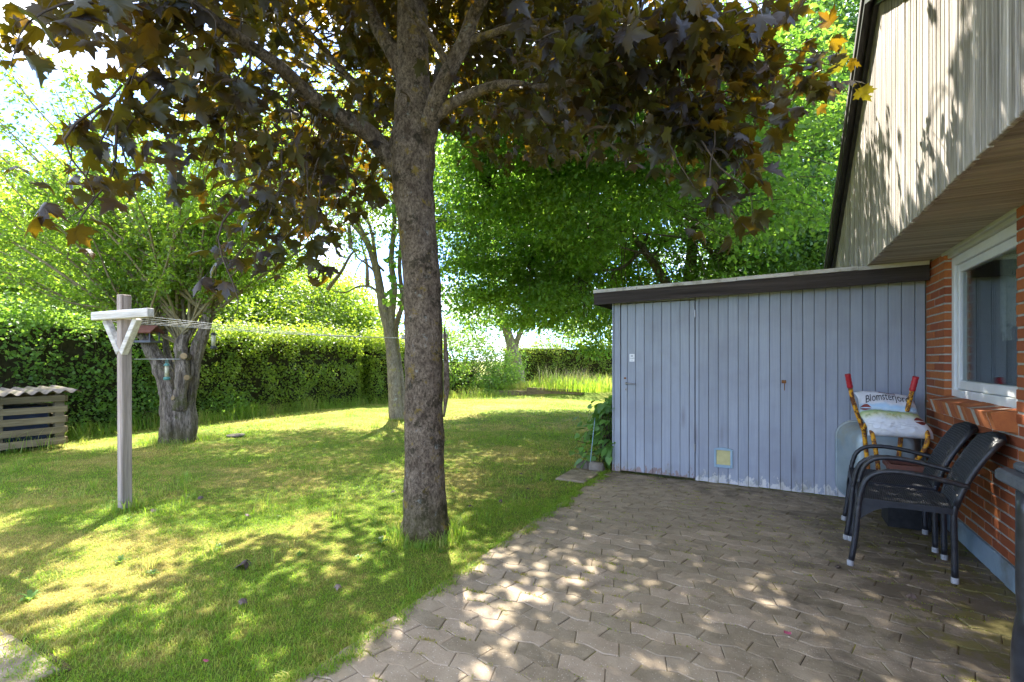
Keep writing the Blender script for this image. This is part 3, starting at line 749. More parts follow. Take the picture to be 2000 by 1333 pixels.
MB().lo_hi((xl-.022, -.136, rz(xl)-.086), (xl-.002, DEP+.1, rz(xl)+.042), .003).build('side_fascia', M['fascia'], shed)
tr = MB(); nseg = 6
for i in range(nseg):
    a = xl-.026+(xr-xl+.026)*i/nseg; b = xl-.026+(xr-xl+.026)*(i+1)/nseg; dz = rng.gauss(0, .0015)
    tr.prism([(a, rz(a)+.046+dz), (b-.003, rz(b)+.046+dz), (b-.003, rz(b)+.082+dz), (a, rz(a)+.082+dz)], -.172, -.05, lambda p, q, d: V(p, d, q))
tr.build('roof_trim', M['felt'], shed)

# ------------------------------------------------------------------ wheelbarrow on its nose, soil bag on its legs
wb = thing('wheelbarrow', 'galvanised wheelbarrow with rusty yellow tubes tipped up on its nose against the shed', 'wheelbarrow', (-.36, -.3, 0))
def rrect(x0, x1, z0, z1, r, n=5):
    pts = []
    for (cx, cz, a0) in ((x1-r, z1-r, 0), (x0+r, z1-r, 90), (x0+r, z0+r, 180), (x1-r, z0+r, 270)):
        for i in range(n+1):
            a = RAD(a0+90*i/n); pts.append((cx+r*math.cos(a), cz+r*math.sin(a)))
    return pts
loops = []
for k in range(7):
    t = k/6; e = t**.8
    loops.append([(x, -.055-.27*t, z) for x, z in rrect(-.665+.13*e, -.045-.10*e, .025+.10*e, .735-.05*e, .14-.03*e)])
loops.append([(x, -.332, z) for x, z in rrect(-.665+.16, -.045-.13, .155, .65, .09)])
tray = MB(); n = len(loops[0]); vs = [p for l in loops for p in l]; fs = []
for i in range(len(loops)-1):
    for k in range(n): fs.append((i*n+k, i*n+(k+1) % n, (i+1)*n+(k+1) % n, (i+1)*n+k))
fs.append(tuple((len(loops)-1)*n+k for k in range(n)))
tray.add(vs, fs); tray = tray.build('tray', M['galv'], wb, smooth=True)
rim = loops[0]+[loops[0][0]]; MB().tube(rim, .011, 8, caps=False).build('rim', M['galv'], tray, smooth=True)
def P3(px, py, y): return ony(px, py, y)
lt = catmull([P3(1657, 735, -.45), P3(1664, 775, -.43), P3(1674, 808, -.40), P3(1684, 834, -.37), P3(1688, 850, -.345), P3(1700, 960, -.345)], 6)
rt = catmull([P3(1788, 737, -.45), P3(1780, 770, -.43), P3(1771, 805, -.40), P3(1764, 836, -.37), P3(1760, 852, -.345), P3(1748, 955, -.345)], 6)
MB().tube(lt, .0165, 12).tube(rt, .0165, 12).build('handle_tube', M['rusty'], wb, smooth=True)
for a, b in (((1655.5, 731, -.455), (1660.5, 758, -.437)), ((1789, 736, -.455), (1781.5, 764, -.437))):
    p, q = P3(*a), P3(*b); pts = [p.lerp(q, i/8) for i in range(9)]
    MB().tube(pts, [.0215, .0225, .020, .0225, .020, .0225, .020, .0225, .021], 12).build('grip', M['grip'], wb, smooth=True)
leg_l = catmull([P3(1686, 842, -.37), P3(1692, 829, -.41), P3(1700, 836, -.48), P3(1708, 868, -.55), P3(1714, 905, -.555), P3(1717, 945, -.48), P3(1725, 972, -.36)], 6)
leg_r = catmull([P3(1766, 846, -.37), P3(1790, 838, -.42), P3(1806, 838, -.49), P3(1812, 858, -.55), P3(1800, 888, -.56), P3(1775, 913, -.48), P3(1757, 932, -.36)], 6)
for L in (leg_l, leg_r): MB().tube(L, .0165, 12).build('leg', M['rusty'], wb, smooth=True)
MB().tube([leg_l[14], leg_l[14].lerp(leg_r[12], .5), leg_r[12]], .009, 8).build('cross_bar', M['rusty'], wb, smooth=True)
wp = gp(1739, 1008); wc = V(wp.x+.02, -.43, .185)
RX = Matrix.Rotation(RAD(90), 4, 'Y')
wheel = MB().lathe([(.115, -.03), (.150, -.042), (.178, -.030), (.185, 0), (.178, .030), (.150, .042), (.115, .03)], wc, 28, RX).build('wheel', M['rubber'], wb, smooth=True)
MB().lathe([(.012, -.050), (.03, -.048), (.095, -.030), (.117, -.034), (.117, .034), (.095, .030), (.03, .048), (.012, .05)], wc, 24, RX).build('rim', M['grip'], wheel, smooth=True)
MB().lathe([(.100, -.037), (.114, -.040), (.114, .040), (.100, .037)], wc, 24, RX).build('rim_band', M['sticker'], wheel, smooth=True)
MB().tube([wc+V(-.13, 0, 0), wc+V(.13, 0, 0)], .009, 8).tube([wc+V(-.13, 0, 0), wc+V(-.13, .09, .16)], .012, 8).tube([wc+V(.13, 0, 0), wc+V(.13, .09, .16)], .012, 8).build('axle', M['rusty'], wb, smooth=True)

bpath = catmull([V(0, -.235, 1.000), V(0, -.30, .955), V(0, -.365, .885), V(0, -.415, .838), V(0, -.46, .795), V(0, -.488, .735), V(0, -.480, .665)], 8)
def bag_c(v):
    f = v*(len(bpath)-1); i = min(int(f), len(bpath)-2); p = bpath[i].lerp(bpath[i+1], f-i); t = (bpath[i+1]-bpath[i]).normalized(); return p, V(0, t.z, -t.y)
def bag_surf(u, v, side=1, off=0.0):
    p, nn = bag_c(min(max(v, 0), 1)); nn = -nn if nn.y > 0 else nn
    if nn.z < 0 and abs(nn.z) > abs(nn.y): nn = -nn
    a = 2*u-1; b = 2*v-1; th = .062*(max(0, 1-abs(a)**3.2)**.6)*(max(0, 1-abs(b)**5)**.5)
    th *= 1 - .45*math.exp(-((v-.42)/.07)**2)
    xw = (-.555+.06*v) + u*(.375+.055*v) + .012*math.sin(v*9)
    wr = .006*mnoise.noise(V(u*5, v*7, side*3)) + .004*mnoise.noise(V(u*13, v*11, 4))
    q = V(xw, p.y, p.z) + nn*(side*th+off+wr*(1-abs(a)**6))
    q.z += .012*math.sin(u*5+1)*(1-v)
    return q
bag = MB(); NU, NV = 40, 48
bag.grid(lambda u, v: bag_surf(u, v, 1), NU, NV); nvb = len(bag.v); bag.grid(lambda u, v: bag_surf(u, v, -1), NU, NV)
bag = bag.build('soil_bag', M['bag'], smooth=True)
tag(bag, 'white plastic sack of potting soil with garden print resting on the wheelbarrow legs', 'bag')
uvl = bag.data.uv_layers.new(name='UVMap'); co = [((k % nvb)//(NV+1)/NU, (k % nvb) % (NV+1)/NV) for k in range(2*nvb)]
for lp in bag.data.loops: uvl.data[lp.index].uv = co[lp.vertex_index]
vs, fs = text_mesh('Blomsterjord', .085)
sh = [bag_surf(.50+v.x*1.72+v.y*.30, .235-v.y*2.2-v.x*.10-.05*math.sin((v.x+.22)*7), 1, .004) for v in vs]
MB().add(sh, fs).build('lettering', M['ink'], bag)
vs, fs = text_mesh('GARDEN', .035)
lg = MB()
def lips(u0, v0, s, rot=0.0):
    lg = MB()
    for sg in (1, -1):
        n = 10; pts = []
        for i in range(n+1): pts.append((i/n*2-1, .10*sg))
        for i in range(n, -1, -1): pts.append((i/n*2-1, sg*(.10+.55*math.sin(math.pi*i/n))))
        q = [bag_surf(u0+s*(a*math.cos(rot)-b*math.sin(rot)*.6), v0-s*1.0*(b*math.cos(rot)+a*math.sin(rot)), 1, .004) for a, b in pts]
        lg.add(q, [(i, i+1, 2*n-i, 2*n+1-i) for i in range(n)])
    lg.build('emblem', M['ink_red'], bag)
lips(.11, .40, .105, -.15); lips(.88, .70, .10, .1)
for i in range(9):
    u0 = .40+i*.034; lg.add([bag_surf(u0+a, .085+b-.006*math.sin(i), 1, .004) for a, b in ((0, 0), (.024, 0), (.024, .03), (0, .03))], [(0, 1, 2, 3)])
lg.build('heading', M['ink_red'], bag)

# ------------------------------------------------------------------ wicker chairs
def weave(fn, nu, nv, amp, fu, fv):
    def h(u, v): return amp*math.sin(u*fu*math.pi)*math.sin(v*fv*math.pi)
    return h
def make_chair(label):
    t = thing('garden_chair', label, 'chair', (0, 0, 0), 'black woven garden chairs')
    seat = MB(); NSU, NSV = 130, 110
    def hw(x): return .222+(x+.23)/.45*.026
    def st(u, v):
        x = -.235+.455*u; y = (2*v-1)*hw(x); e = max(0, 1-(2*v-1)**8); 
        return V(x, y, .435-.012*math.sin(math.pi*u)*e + .0032*math.sin(u*40*math.pi)*math.sin(v*32*math.pi))
    seat.grid(st, NSU, NSV)
    n0 = len(seat.v)
    seat.grid(lambda u, v: V(-.235+.455*u, (2*v-1)*hw(-.235+.455*u), .40), 4, 4)
    for sgn in (-1, 1): seat.add([(-.235, sgn*.222, .437), (.22, sgn*.248, .437), (.22, sgn*.248, .40), (-.235, sgn*.222, .40)], [(0, 1, 2, 3)])
    seat.add([(-.235, -.222, .437), (-.235, .222, .437), (-.235, .222, .40), (-.235, -.222, .40)], [(0, 1, 2, 3)])
    seat.build('seat', M['wicker'], t, smooth=False)
    ap = MB()
    def apf(u, v):
        y = (2*u-1)*.246; e = abs(2*u-1); dep = .045+.13*e**3; return V(.222+.006*math.sin(v*9)*0+.002*math.sin(u*40*math.pi)*math.sin(v*8*math.pi)+v*dep*.12, y, .437-v*dep)
    ap.grid(apf, 60, 8); ap.grid(lambda u, v: apf(u, v)-V(.02, 0, 0), 20, 4); ap.build('apron', M['wicker'], t)
    for sgn in (-1, 1):
        gs = MB()
        def gf(u, v): return V(.222-.20*u, sgn*(.2475-.012*u), .41-v*(.12*(1-u)**2.2+.012)) + V(0, sgn*.0018*math.sin(u*26*math.pi)*math.sin(v*8*math.pi), 0)
        gs.grid(gf, 30, 8); gs.build('gusset', M['wicker'], t)
    bk = MB()
    def bp(u, v, o=0.0):
        k = v; x = -.238-.085*k-.125*k*k; z = .405+.465*k
        yw = .205*(1 if k < .86 else (1-((k-.86)/.14)**2*.22)); a = (2*u-1)
        if k > .9: z -= .03*abs(a)**4*((k-.9)/.1)
        x -= .012*(1-a*a)
        return V(x-o, a*yw, z)
    bk.grid(lambda u, v: bp(u, v, -.014 - .0040*math.sin(u*26*math.pi)*math.sin(v*32*math.pi)), 126, 150)
    bk.grid(lambda u, v: bp(u, v, .016), 20, 24)
    for e in range(24):
        for u in (0, 1):
            a, b = e/24, (e+1)/24; bk.add([bp(u, a, -.014), bp(u, b, -.014), bp(u, b, .016), bp(u, a, .016)], [(0, 1, 2, 3)])
        a, b = e/24, (e+1)/24; bk.add([bp(a, 1, -.014), bp(b, 1, -.014), bp(b, 1, .016), bp(a, 1, .016)], [(0, 1, 2, 3)])
    bk.build('backrest', M['wicker'], t, smooth=False)
    for s in (-1, 1):
        fl = catmull([V(.25, s*.252, .035), V(.228, s*.251, .2), V(.212, s*.251, .40)], 5)
        lo = MB().tube(fl, .0165, 10).build('leg', M['wicker_tube'], t, smooth=True)
        MB().lathe([(.0185, 0), (.0188, .004), (.0188, .030), (.018, .034)], (.2545, s*.252, 0), 12).build('foot', M['foot'], lo, smooth=True)
        rl = catmull([V(-.243, s*.203, .035), V(-.240, s*.205, .22), V(-.238, s*.207, .40), V(-.262, s*.209, .52)], 5)
        lo = MB().tube(rl, .0165, 10).build('leg', M['wicker_tube'], t, smooth=True)
        MB().lathe([(.0185, 0), (.0188, .004), (.0188, .030), (.018, .034)], (-.243, s*.203, 0), 12).build('foot', M['foot'], lo, smooth=True)
        sd_ = [bp((s+1)/2, k/10, .0)+V(0, s*.008, 0) for k in range(1, 11)]
        MB().tube(sd_, .0165, 8).build('back_rail', M['wicker_tube'], t, smooth=True)
        arm = catmull([V(.214, s*.251, .38), V(.200, s*.252, .47), V(.172, s*.253, .555), V(.115, s*.254, .605), V(.03, s*.253, .622), V(-.08, s*.249, .617), V(-.19, s*.240, .598), V(-.30, s*.226, .575)], 6)
        ri = [.0155+.0014*math.sin(i*2.1) for i in range(len(arm))]
        MB().tube(arm, ri, 10).build('armrest', M['wicker_tube'], t, smooth=True)
    return t
ch = make_chair('nearer black wicker armchair, with its full side and right armrest towards the patio')
ch2 = link(ch.copy())
for c1 in ch.children:
    d1 = link(c1.copy()); d1.parent = ch2
    for c2 in c1.children:
        d2 = link(c2.copy()); d2.parent = d1
ch2['label'] = 'farther black wicker armchair, standing between the nearer one and the wheelbarrow'
# front of the chair is local +x; they face along -x, away from the brick wall
ch.location = (-.478, -1.555, 0); ch.rotation_euler = (0, 0, RAD(180-7))
ch2.location = (-.452, -1.030, 0); ch2.rotation_euler = (0, 0, RAD(180-5))

# brown planter standing behind the far chair, with a saucer of earth
pl = thing('planter_box', 'small square brown plastic planter with dry soil behind the chairs', 'planter', (-.27, -.66, 0))
m_ = MB()
c4 = lambda hw_, z: [(-.27+a*hw_, -.64+b*hw_, z) for a, b in ((-1, -1), (1, -1), (1, 1), (-1, 1))]
lv = [c4(.085, .331), c4(.11, .45), c4(.125, .45), c4(.125, .485), c4(.108, .485), c4(.105, .44)]
vs = [p for l in lv for p in l]; fs = [(3, 2, 1, 0)]
for i in range(len(lv)-1):
    for k in range(4): fs.append((i*4+k, i*4+(k+1) % 4, (i+1)*4+(k+1) % 4, (i+1)*4+k))
m_.add(vs, fs); m_.build('pot', M['pot_brown'], pl)
MB().grid(lambda u, v: V(-.27+(u-.5)*.208, -.64+(v-.5)*.208, .452+.012*mnoise.noise(V(u*9, v*9, 2))), 12, 12).build('soil', M['earth'], pl, smooth=True)

crt = MB(); crt.lo_hi((-.40, -.77, 0), (-.14, -.51, .02)); 
for (lo, hi) in (((-.40, -.77, .02), (-.385, -.51, .33)), ((-.155, -.77, .02), (-.14, -.51, .33)), ((-.385, -.77, .02), (-.155, -.755, .33)), ((-.385, -.525, .02), (-.155, -.51, .33)), ((-.385, -.755, .31), (-.155, -.525, .329))): crt.lo_hi(lo, hi)
tag(crt.build('dark_crate', M['rubber']), 'dark crate under the brown planter behind the chairs', 'crate')
# table at the right edge with a terracotta dish
tb = thing('garden_table', 'grey topped garden table on black legs beside the brick wall', 'table', (-.25, -3.4, 0))
MB().lo_hi((-.455, -4.3, .845), (-.03, -2.985, .893), .010).build('table_top', M['table_top'], tb)
MB().lo_hi((-.415, -4.28, .894), (-.04, -3.02, .925), .008).build('top_board', M['table_top'], tb)
for y in (-3.17, -4.15):
    for x in (-.42, -.08):
        lg_ = catmull([V(x, y, .845), V(x, y, .5), V(x+.004, y-.01, .40), V(x-.006, y+.01, .30), V(x-.01, y, 0)], 5)
        MB().tube(lg_, [.034]*8+[.036, .04, .042, .042, .040, .038]+[.036]*7, 16).build('leg', M['table_leg'], tb, smooth=True)
MB().lo_hi((-.36, -4.2, .70), (-.34, -3.2, .80), .004).build('rail', M['table_leg'], tb)
dish = MB().lathe([(.075, 0), (.098, .004), (.108, .030), (.110, .055), (.100, .057), (.096, .032), (.06, .028), (0, .040), (0, .041)], (-.245, -3.215, .9255), 26)
tag(dish.build('terracotta_dish', M['terracotta'], smooth=True), 'shallow terracotta dish standing on the grey table top', 'dish')

# ------------------------------------------------------------------ clothes line posts
def make_post(loc):
    # line direction runs from the near post to the far one
    t = thing('clothes_post', 'tall weathered wooden clothes-line post on the lawn in front of the old tree', 'clothes post', loc, 'clothes-line posts')
    MB().box((0, 0, .95), (.080, .080, 1.86), .006).build('post', M['post_wood'], t, world=False)
    MB().box((.10, -.067, 1.70), (.94, .052, .072), .005).build('cross_beam', M['beam_wood'], t, world=False)
    for s in (-1, 1):
        ang = math.atan2(.24, .29); Mx = Euler((0, s*ang, 0)).to_matrix().to_4x4()
        MB().box((.01+s*.145, -.022, 1.52), (.058, .05, .38), .004, Mx).build('brace', M['beam_wood'], t, world=False)
    return t
PN = V(-6.18, -3.40, -.01); PF = V(-6.15, .72, -.01)
ldir = (PF-PN); ldir.z = 0; ldir.normalize(); lrot = math.atan2(ldir.y, ldir.x)-math.pi/2
p1 = make_post(PN); p1.rotation_euler = (RAD(.4), RAD(.5), RAD(1))
p2 = link(p1.copy())
for c1 in p1.children: d1 = link(c1.copy()); d1.parent = p2
p2['label'] = 'distant clothes-line post mostly hidden behind the maple trunk'
p2.location = PF; p2.rotation_euler = (0, 0, math.pi)
for i in range(5):
    k = -.30+.205*i
    Ra = Matrix.Rotation(RAD(1), 4, 'Z'); a = PN + (Ra @ V(k, -.05, 1.665)); Rb = Matrix.Rotation(0, 4, 'Z'); b = PF + (Rb @ V(k, .06, 1.675))
    pts = [a.lerp(b, j/14) + V(0, 0, -.035*(1+.25*i)*math.sin(math.pi*j/14)) for j in range(15)]
    tag(MB().tube(pts, .0020, 5).build('clothes_line', M['wire'], smooth=True), ('leftmost white clothes line of the five between the wooden posts', 'second clothes line from the left end of the post beam', 'middle clothes line, running past the post top', 'fourth clothes line from the left end of the post beam', 'rightmost clothes line, hanging lowest between the posts')[i], 'line', 'clothes lines between the posts')

# ------------------------------------------------------------------ pallet compost bin
cb = thing('compost_bin', 'compost bin of weathered pallets under a corrugated roof sheet at the lawn edge', 'compost bin', (-10.9, -2.9, 0))
A = gp(128, 872); B = gp(-130, 902); A = V(A.x, A.y, 0); B = V(B.x, B.y, 0); ux = (B-A).normalized(); un = V(-ux.y, ux.x, 0)
if un.dot(FV) < 0: un = -un
HB = .80; WB = (B-A).length
def bx(mb, s0, s1, n0, n1, z0, z1, bev=.004):
    Mx = Matrix.Rotation(math.atan2(ux.y, ux.x), 4, 'Z'); c = A + ux*((s0+s1)/2) + un*((n0+n1)/2) + V(0, 0, (z0+z1)/2)
    sg = 1 if V(-ux.y, ux.x, 0).dot(un) > 0 else -1
    mb.box(c, (s1-s0, n1-n0, z1-z0), bev, Mx); return mb
rng = random.Random(5)
for i in range(5):
    z0 = .05+i*.158; bx(MB(), -.005+rng.uniform(-.01, .01), WB, -.022, 0, z0, z0+.094+rng.uniform(-.006, .006)).build('slat', M['pallet_wood'], cb)
for s0 in (.01, .66, 1.3, 1.85): bx(MB(), s0, s0+.11, .001, .09, .04, HB).build('upright', M['pallet_wood'], cb)
for i in range(5):
    z0 = .05+i*.158; bx(MB(), -.028, -.006, .0, .85, z0, z0+.094).build('slat', M['pallet_wood'], cb)
for i in range(5):
    z0 = .05+i*.158; bx(MB(), .0, WB, .83, .85, z0, z0+.094).build('slat', M['pallet_wood'], cb)
bx(MB(), .12, WB, .2, .75, 0, .62, .03).build('heap', M['tarp'], cb)
rs = MB(); sx = Matrix.Rotation(math.atan2(ux.y, ux.x), 4, 'Z')
def cor(u, v):
    s = -.16 + (WB+.4)*u; nn_ = -.12+1.1*v; p = A + ux*s + un*nn_; return V(p.x, p.y, .835+.04*v+.022*math.sin(s*2*math.pi/.145)-.03*u)
rs.grid(cor, 150, 8); n0 = len(rs.v); rs.grid(lambda u, v: cor(u, v)-V(0, 0, .008), 150, 8)
rs.build('roof_sheet', M['corrugated'], cb, smooth=True)

# ------------------------------------------------------------------ plants: templates
def t_small(wd=.42, fold=.10, droop=.12):
    v = np.array([(0, 0, 0), (-wd/1, .48, fold), (0, .55, -.02), (wd/1, .48, fold), (0, 1, -droop)])*np.array([1, 1, 1.0]); v[:, 0] *= .72
    return v, [(0, 2, 1), (0, 3, 2), (1, 2, 4), (2, 3, 4)]
def t_quad(wd=.34, fold=.07):
    return np.array([(0, 0, 0), (-wd, .45, fold), (0, 1, -.05), (wd, .45, fold)]), [(0, 2, 1), (0, 3, 2)]
MAPLE_R = [(.05, -.05), (.20, -.075), (.37, -.12), (.33, .02), (.40, .07), (.57, .17), (.46, .235), (.68, .43), (.47, .42), (.40, .54), (.27, .465), (.18, .50), (.27, .70), (.15, .72), (0, 1.0)]
def t_maple(k1, k2, k3, stalk=True, seed=0):
    r = random.Random(seed); out = [(0, 0)] + [(x*(1+r.uniform(-.05, .05)), y+r.uniform(-.015, .015)) for x, y in MAPLE_R[:-1]] + [(0.02*r.uniform(-1, 1), 1.0)]
    out += [(-x*(1+r.uniform(-.06, .06)), y+r.uniform(-.02, .02)) for x, y in MAPLE_R[:-1]][::-1]
    pts = [(0, .28)] + out
    def z(x, y): return .10*abs(x) - k1*abs(x)**1.6*1.2 - k2*(y-.2)**2*(1 if y > .2 else .3) + k3*x*.3 + .025*math.sin(9*x+5*y)
    v = [(x, y, z(x, y)) for x, y in pts]; n = len(out); f = [(0, i+1, (i+1) % n+1) for i in range(n)]
    if stalk:
        b = len(v); v += [(-.012, 0, 0), (.012, 0, 0), (.0, -.55, .20)]; f.append((b, b+1, b+2))
    v = np.array(v); f = [(a, c, b) if ((v[b]-v[a])[0]*(v[c]-v[a])[1]-(v[b]-v[a])[1]*(v[c]-v[a])[0]) < 0 else (a, b, c) for a, b, c in f]
    return v, f
T_SMALL, T_QUAD = t_small(), t_quad()
T_MAPLE = [t_maple(.55, .35, .15, True, 1), t_maple(1.0, .6, -.3, True, 2), t_maple(.3, .9, .35, True, 3), t_maple(-.35, .5, .2, True, 4)]
HEART_R = [(.16, -.08), (.34, -.05), (.46, .12), (.44, .36), (.30, .62), (.12, .86)]
def t_heart(k=.35):
    out = [(0, 0)] + HEART_R + [(0, 1.0)] + [(-x, y) for x, y in HEART_R][::-1]
    pts = [(0, .35)] + out; v = np.array([(x, y, .12*abs(x)-k*x*x-.25*(y-.3)**2) for x, y in pts]); n = len(out)
    return v, [(0, i+1, (i+1) % n+1) for i in range(n)]
T_HEART = t_heart()

def rand_dirs(rng, n): return nrm(rng.normal(size=(n, 3)))
def leaf_orient(rng, n, outward, up=.8, out=.5, rnd=.7, droop=.5):
    nm = nrm(np.array([0, 0, up]) + outward*out + rng.normal(size=(n, 3))*rnd*.6)
    tp = nrm(outward*.6 + rng.normal(size=(n, 3))*.6 + np.array([0, 0, -droop])); return nm, tp
def clusters(rng, blobs, n, shell=.55):
    """cluster centres through the volume of ellipsoid blobs, denser to the outside"""
    out = []; oc = []; vol = np.array([b[1][0]*b[1][1]*b[1][2] for b in blobs]); k = rng.choice(len(blobs), n, p=vol/vol.sum())
    d = rand_dirs(rng, n); r = (shell**3 + (1-shell**3)*rng.random(n))**(1/3)
    cen = np.array([b[0] for b in blobs])[k]; rad = np.array([b[1] for b in blobs])[k]
    return cen + d*r[:, None]*rad, d
def foliage(rng, cc, co, per, crad, size, flat=.7):
    n = len(cc)*per; idx = np.repeat(np.arange(len(cc)), per)
    pos = cc[idx] + rng.normal(size=(n, 3))*np.array([1, 1, flat])*(crad*(.6+.8*rng.random(len(cc)))[idx])[:, None]
    s = size*(.6+.7*rng.random(n)); return pos, nrm(co[idx]+rng.normal(size=(n, 3))*.5), s
def twigs_mesh(name, pairs, rng, r0=.010, parent=None, mat=None, sag=.12):
    mb = MB()
    for a, b in pairs:
        a = Vector(a); b = Vector(b); L = (b-a).length; m1 = a.lerp(b, .4)+V(*rng.normal(size=3))*L*.09+V(0, 0, sag*L*.5); m2 = a.lerp(b, .75)+V(*rng.normal(size=3))*L*.06+V(0, 0, sag*L*.4)
        pts = catmull([a, m1, m2, b], 3); n = len(pts)
        mb.tube(pts, [r0*(1-.8*i/(n-1))*(.6+.4*min(L, 2)) for i in range(n)], 4, caps=False)
    return mb.build(name, mat or M['twig'], parent, smooth=True, kind='stuff')
def branch(mb, pts, r0, r1, n=12, sub=6, jit=.06, seed=0, js=4.0):
    p = catmull(pts, sub); m = len(p); mb.tube(p, [r0+(r1-r0)*(i/(m-1))**.85 for i in range(m)], n, True, jit, js, seed=seed); return p
def nearest_on(samples, c): 
    d = ((samples-c)**2).sum(1); return samples[int(d.argmin())]

# panel sunlight window: crowns leave this patch of the gable mostly in the sun
def panel_hit(pos, y0, y1, z0, z1):
    t = (pos[:, 0]+.45)/(-SUN.x); t = -t      # ray pos - SUN*t reaches x=-.45
    t = (pos[:, 0]+.45)/SUN.x
    y = pos[:, 1]-SUN.y*t; z = pos[:, 2]-SUN.z*t
    return (t > 0) & (y > y0-.25) & (y < y1-.7) & (z > z0) & (z < z1) & ((y < -1.15) | (z > 3.15))

# ------------------------------------------------------------------ the copper maple
mt = thing('maple_tree', 'copper-leaved maple with grey lichen-spotted trunk at the patio edge', 'tree', (-3.50, -2.62, 0))
nr = np.random.default_rng(8)
D0 = 3.63
def mp(px, py, d=D0): return at(px, py, d)
tk = MB()
base = mp(831, 1046)
tp_ = [mp(831, 1062), mp(831, 1035), mp(830, 1000), mp(829, 930), mp(828, 820), mp(828, 700), mp(826, 600), mp(820, 500), mp(813, 420), mp(806, 360), mp(806, 300), mp(808, 240), mp(808, 160), mp(806, 80), mp(806, 0), mp(812, -120), mp(820, -260), mp(815, -420)]
tr_ = [.26, .198, .163, .150, .145, .143, .141, .136, .142, .158, .172, .150, .125, .115, .108, .09, .07, .04]
sp = catmull(tp_, 10); rr = lerps(tr_, 10)
tk.tube(sp, rr, 40, True, .075, 5.0, seed=2)
trunk = tk.build('trunk', M['bark_maple'], mt, smooth=True)
# scar on the right of the trunk
MB().tube(catmull([mp(868, 640, 3.62), mp(871, 700, 3.60), mp(872, 760, 3.60), mp(867, 815, 3.60)], 6), lerps([.006, .020, .024, .006], 6), 10, True, .2, 8, seed=4).build('bark_scar', M['bark_maple'], mt, smooth=True)
limbs = []
def limb(pts, r0, r1, seed):
    mb = MB(); p = branch(mb, pts, r0, r1, 16, 7, .07, seed); mb.build('limb', M['bark_maple'], mt, smooth=True); limbs.append(np.array([tuple(q) for q in p])); return p
limb([mp(800, 345), mp(757, 304, 3.6), mp(716, 258, 3.5), mp(655, 223, 3.35), mp(601, 182, 3.2), mp(551, 135, 3.05), mp(500, 98, 2.9), mp(420, 40, 2.7), mp(330, -30, 2.5)], .085, .022, 3)
limb([mp(800, 170, 3.62), mp(770, 105, 3.65), mp(738, 55, 3.75), mp(716, 0, 3.9), mp(690, -90, 4.1), mp(670, -200, 4.4)], .075, .03, 5)
limb([mp(815, 330), mp(836, 262, 3.55), mp(841, 235, 3.5), mp(855, 190, 3.45), mp(878, 135, 3.4), mp(905, 85, 3.35), mp(924, 32, 3.3), mp(945, -10, 3.2), mp(975, -90, 3.1), mp(1030, -200, 2.9)], .082, .03, 7)
limb([mp(846, 232, 3.5), mp(886, 202, 3.45), mp(940, 176, 3.4), mp(990, 165, 3.3), mp(1060, 172, 3.15), mp(1140, 160, 3.0), mp(1230, 178, 2.85), mp(1330, 210, 2.8)], .046, .012, 9)
limb([mp(874, 128, 3.4), mp(850, 85, 3.3), mp(825, 50, 3.2), mp(794, 15, 3.1), mp(770, -40, 3.0)], .03, .015, 11)
limb([mp(908, 84, 3.35), mp(966, 64, 3.3), mp(1010, 52, 3.2), mp(1090, 60, 3.0), mp(1190, 40, 2.8), mp(1330, 60, 2.6)], .028, .010, 13)
limb([mp(703, 175, 4.1), mp(660, 130, 4.6), mp(600, 60, 5.0), mp(520, 0, 5.3)], .04, .015, 15)
limb([mp(815, 250, 3.7), mp(790, 190, 4.2), mp(740, 210, 4.9), mp(650, 260, 5.4), mp(560, 300, 5.6)], .05, .012, 17)
limb([mp(815, 250, 3.7), mp(860, 140, 4.3), mp(930, 100, 4.9), mp(1020, 120, 5.4), mp(1120, 160, 5.8)], .05, .012, 19)
for k in range(9):    # the upper crown, out of the frame
    a = k*.7; zt = 5.2+.35*k
    limb([V(-3.52, -2.62, 4.0+.28*k), V(-3.5+1.2*math.cos(a), -2.6+1.2*math.sin(a), 4.7+.3*k), V(-3.5+2.4*math.cos(a), -2.6+2.4*math.sin(a), zt+.2)], .045, .01, 21+k)
LS = np.concatenate(limbs)
# crown outline seen from the patio (lowest leaves), as px -> py
bx_ = [-200, 0, 60, 140, 230, 300, 380, 450, 520, 600, 660, 720, 765, 800, 860, 930, 1000, 1080, 1150, 1250, 1330, 1420, 1500, 1560, 1640, 1700, 1800, 2300]
by_ = [120, 120, 120, 140, 290, 390, 440, 500, 545, 560, 520, 440, 400, 330, 235, 290, 345, 330, 300, 330, 360, 350, 310, 260, 190, 150, 20, -50]
cc, co = clusters(nr, [((-3.5, -2.5, 4.9), (3.5, 3.5, 2.6))], 640, .35)
c2_, o2_ = clusters(nr, [((-3.4, -2.2, 5.7), (3.3, 3.4, 1.7)), ((-3.6, -1.4, 4.9), (1.5, 1.2, 1.1))], 760, .2); cc = np.concatenate([cc, c2_]); co = np.concatenate([co, o2_])  # second set added to thicken the unseen upper crown and shade the patio
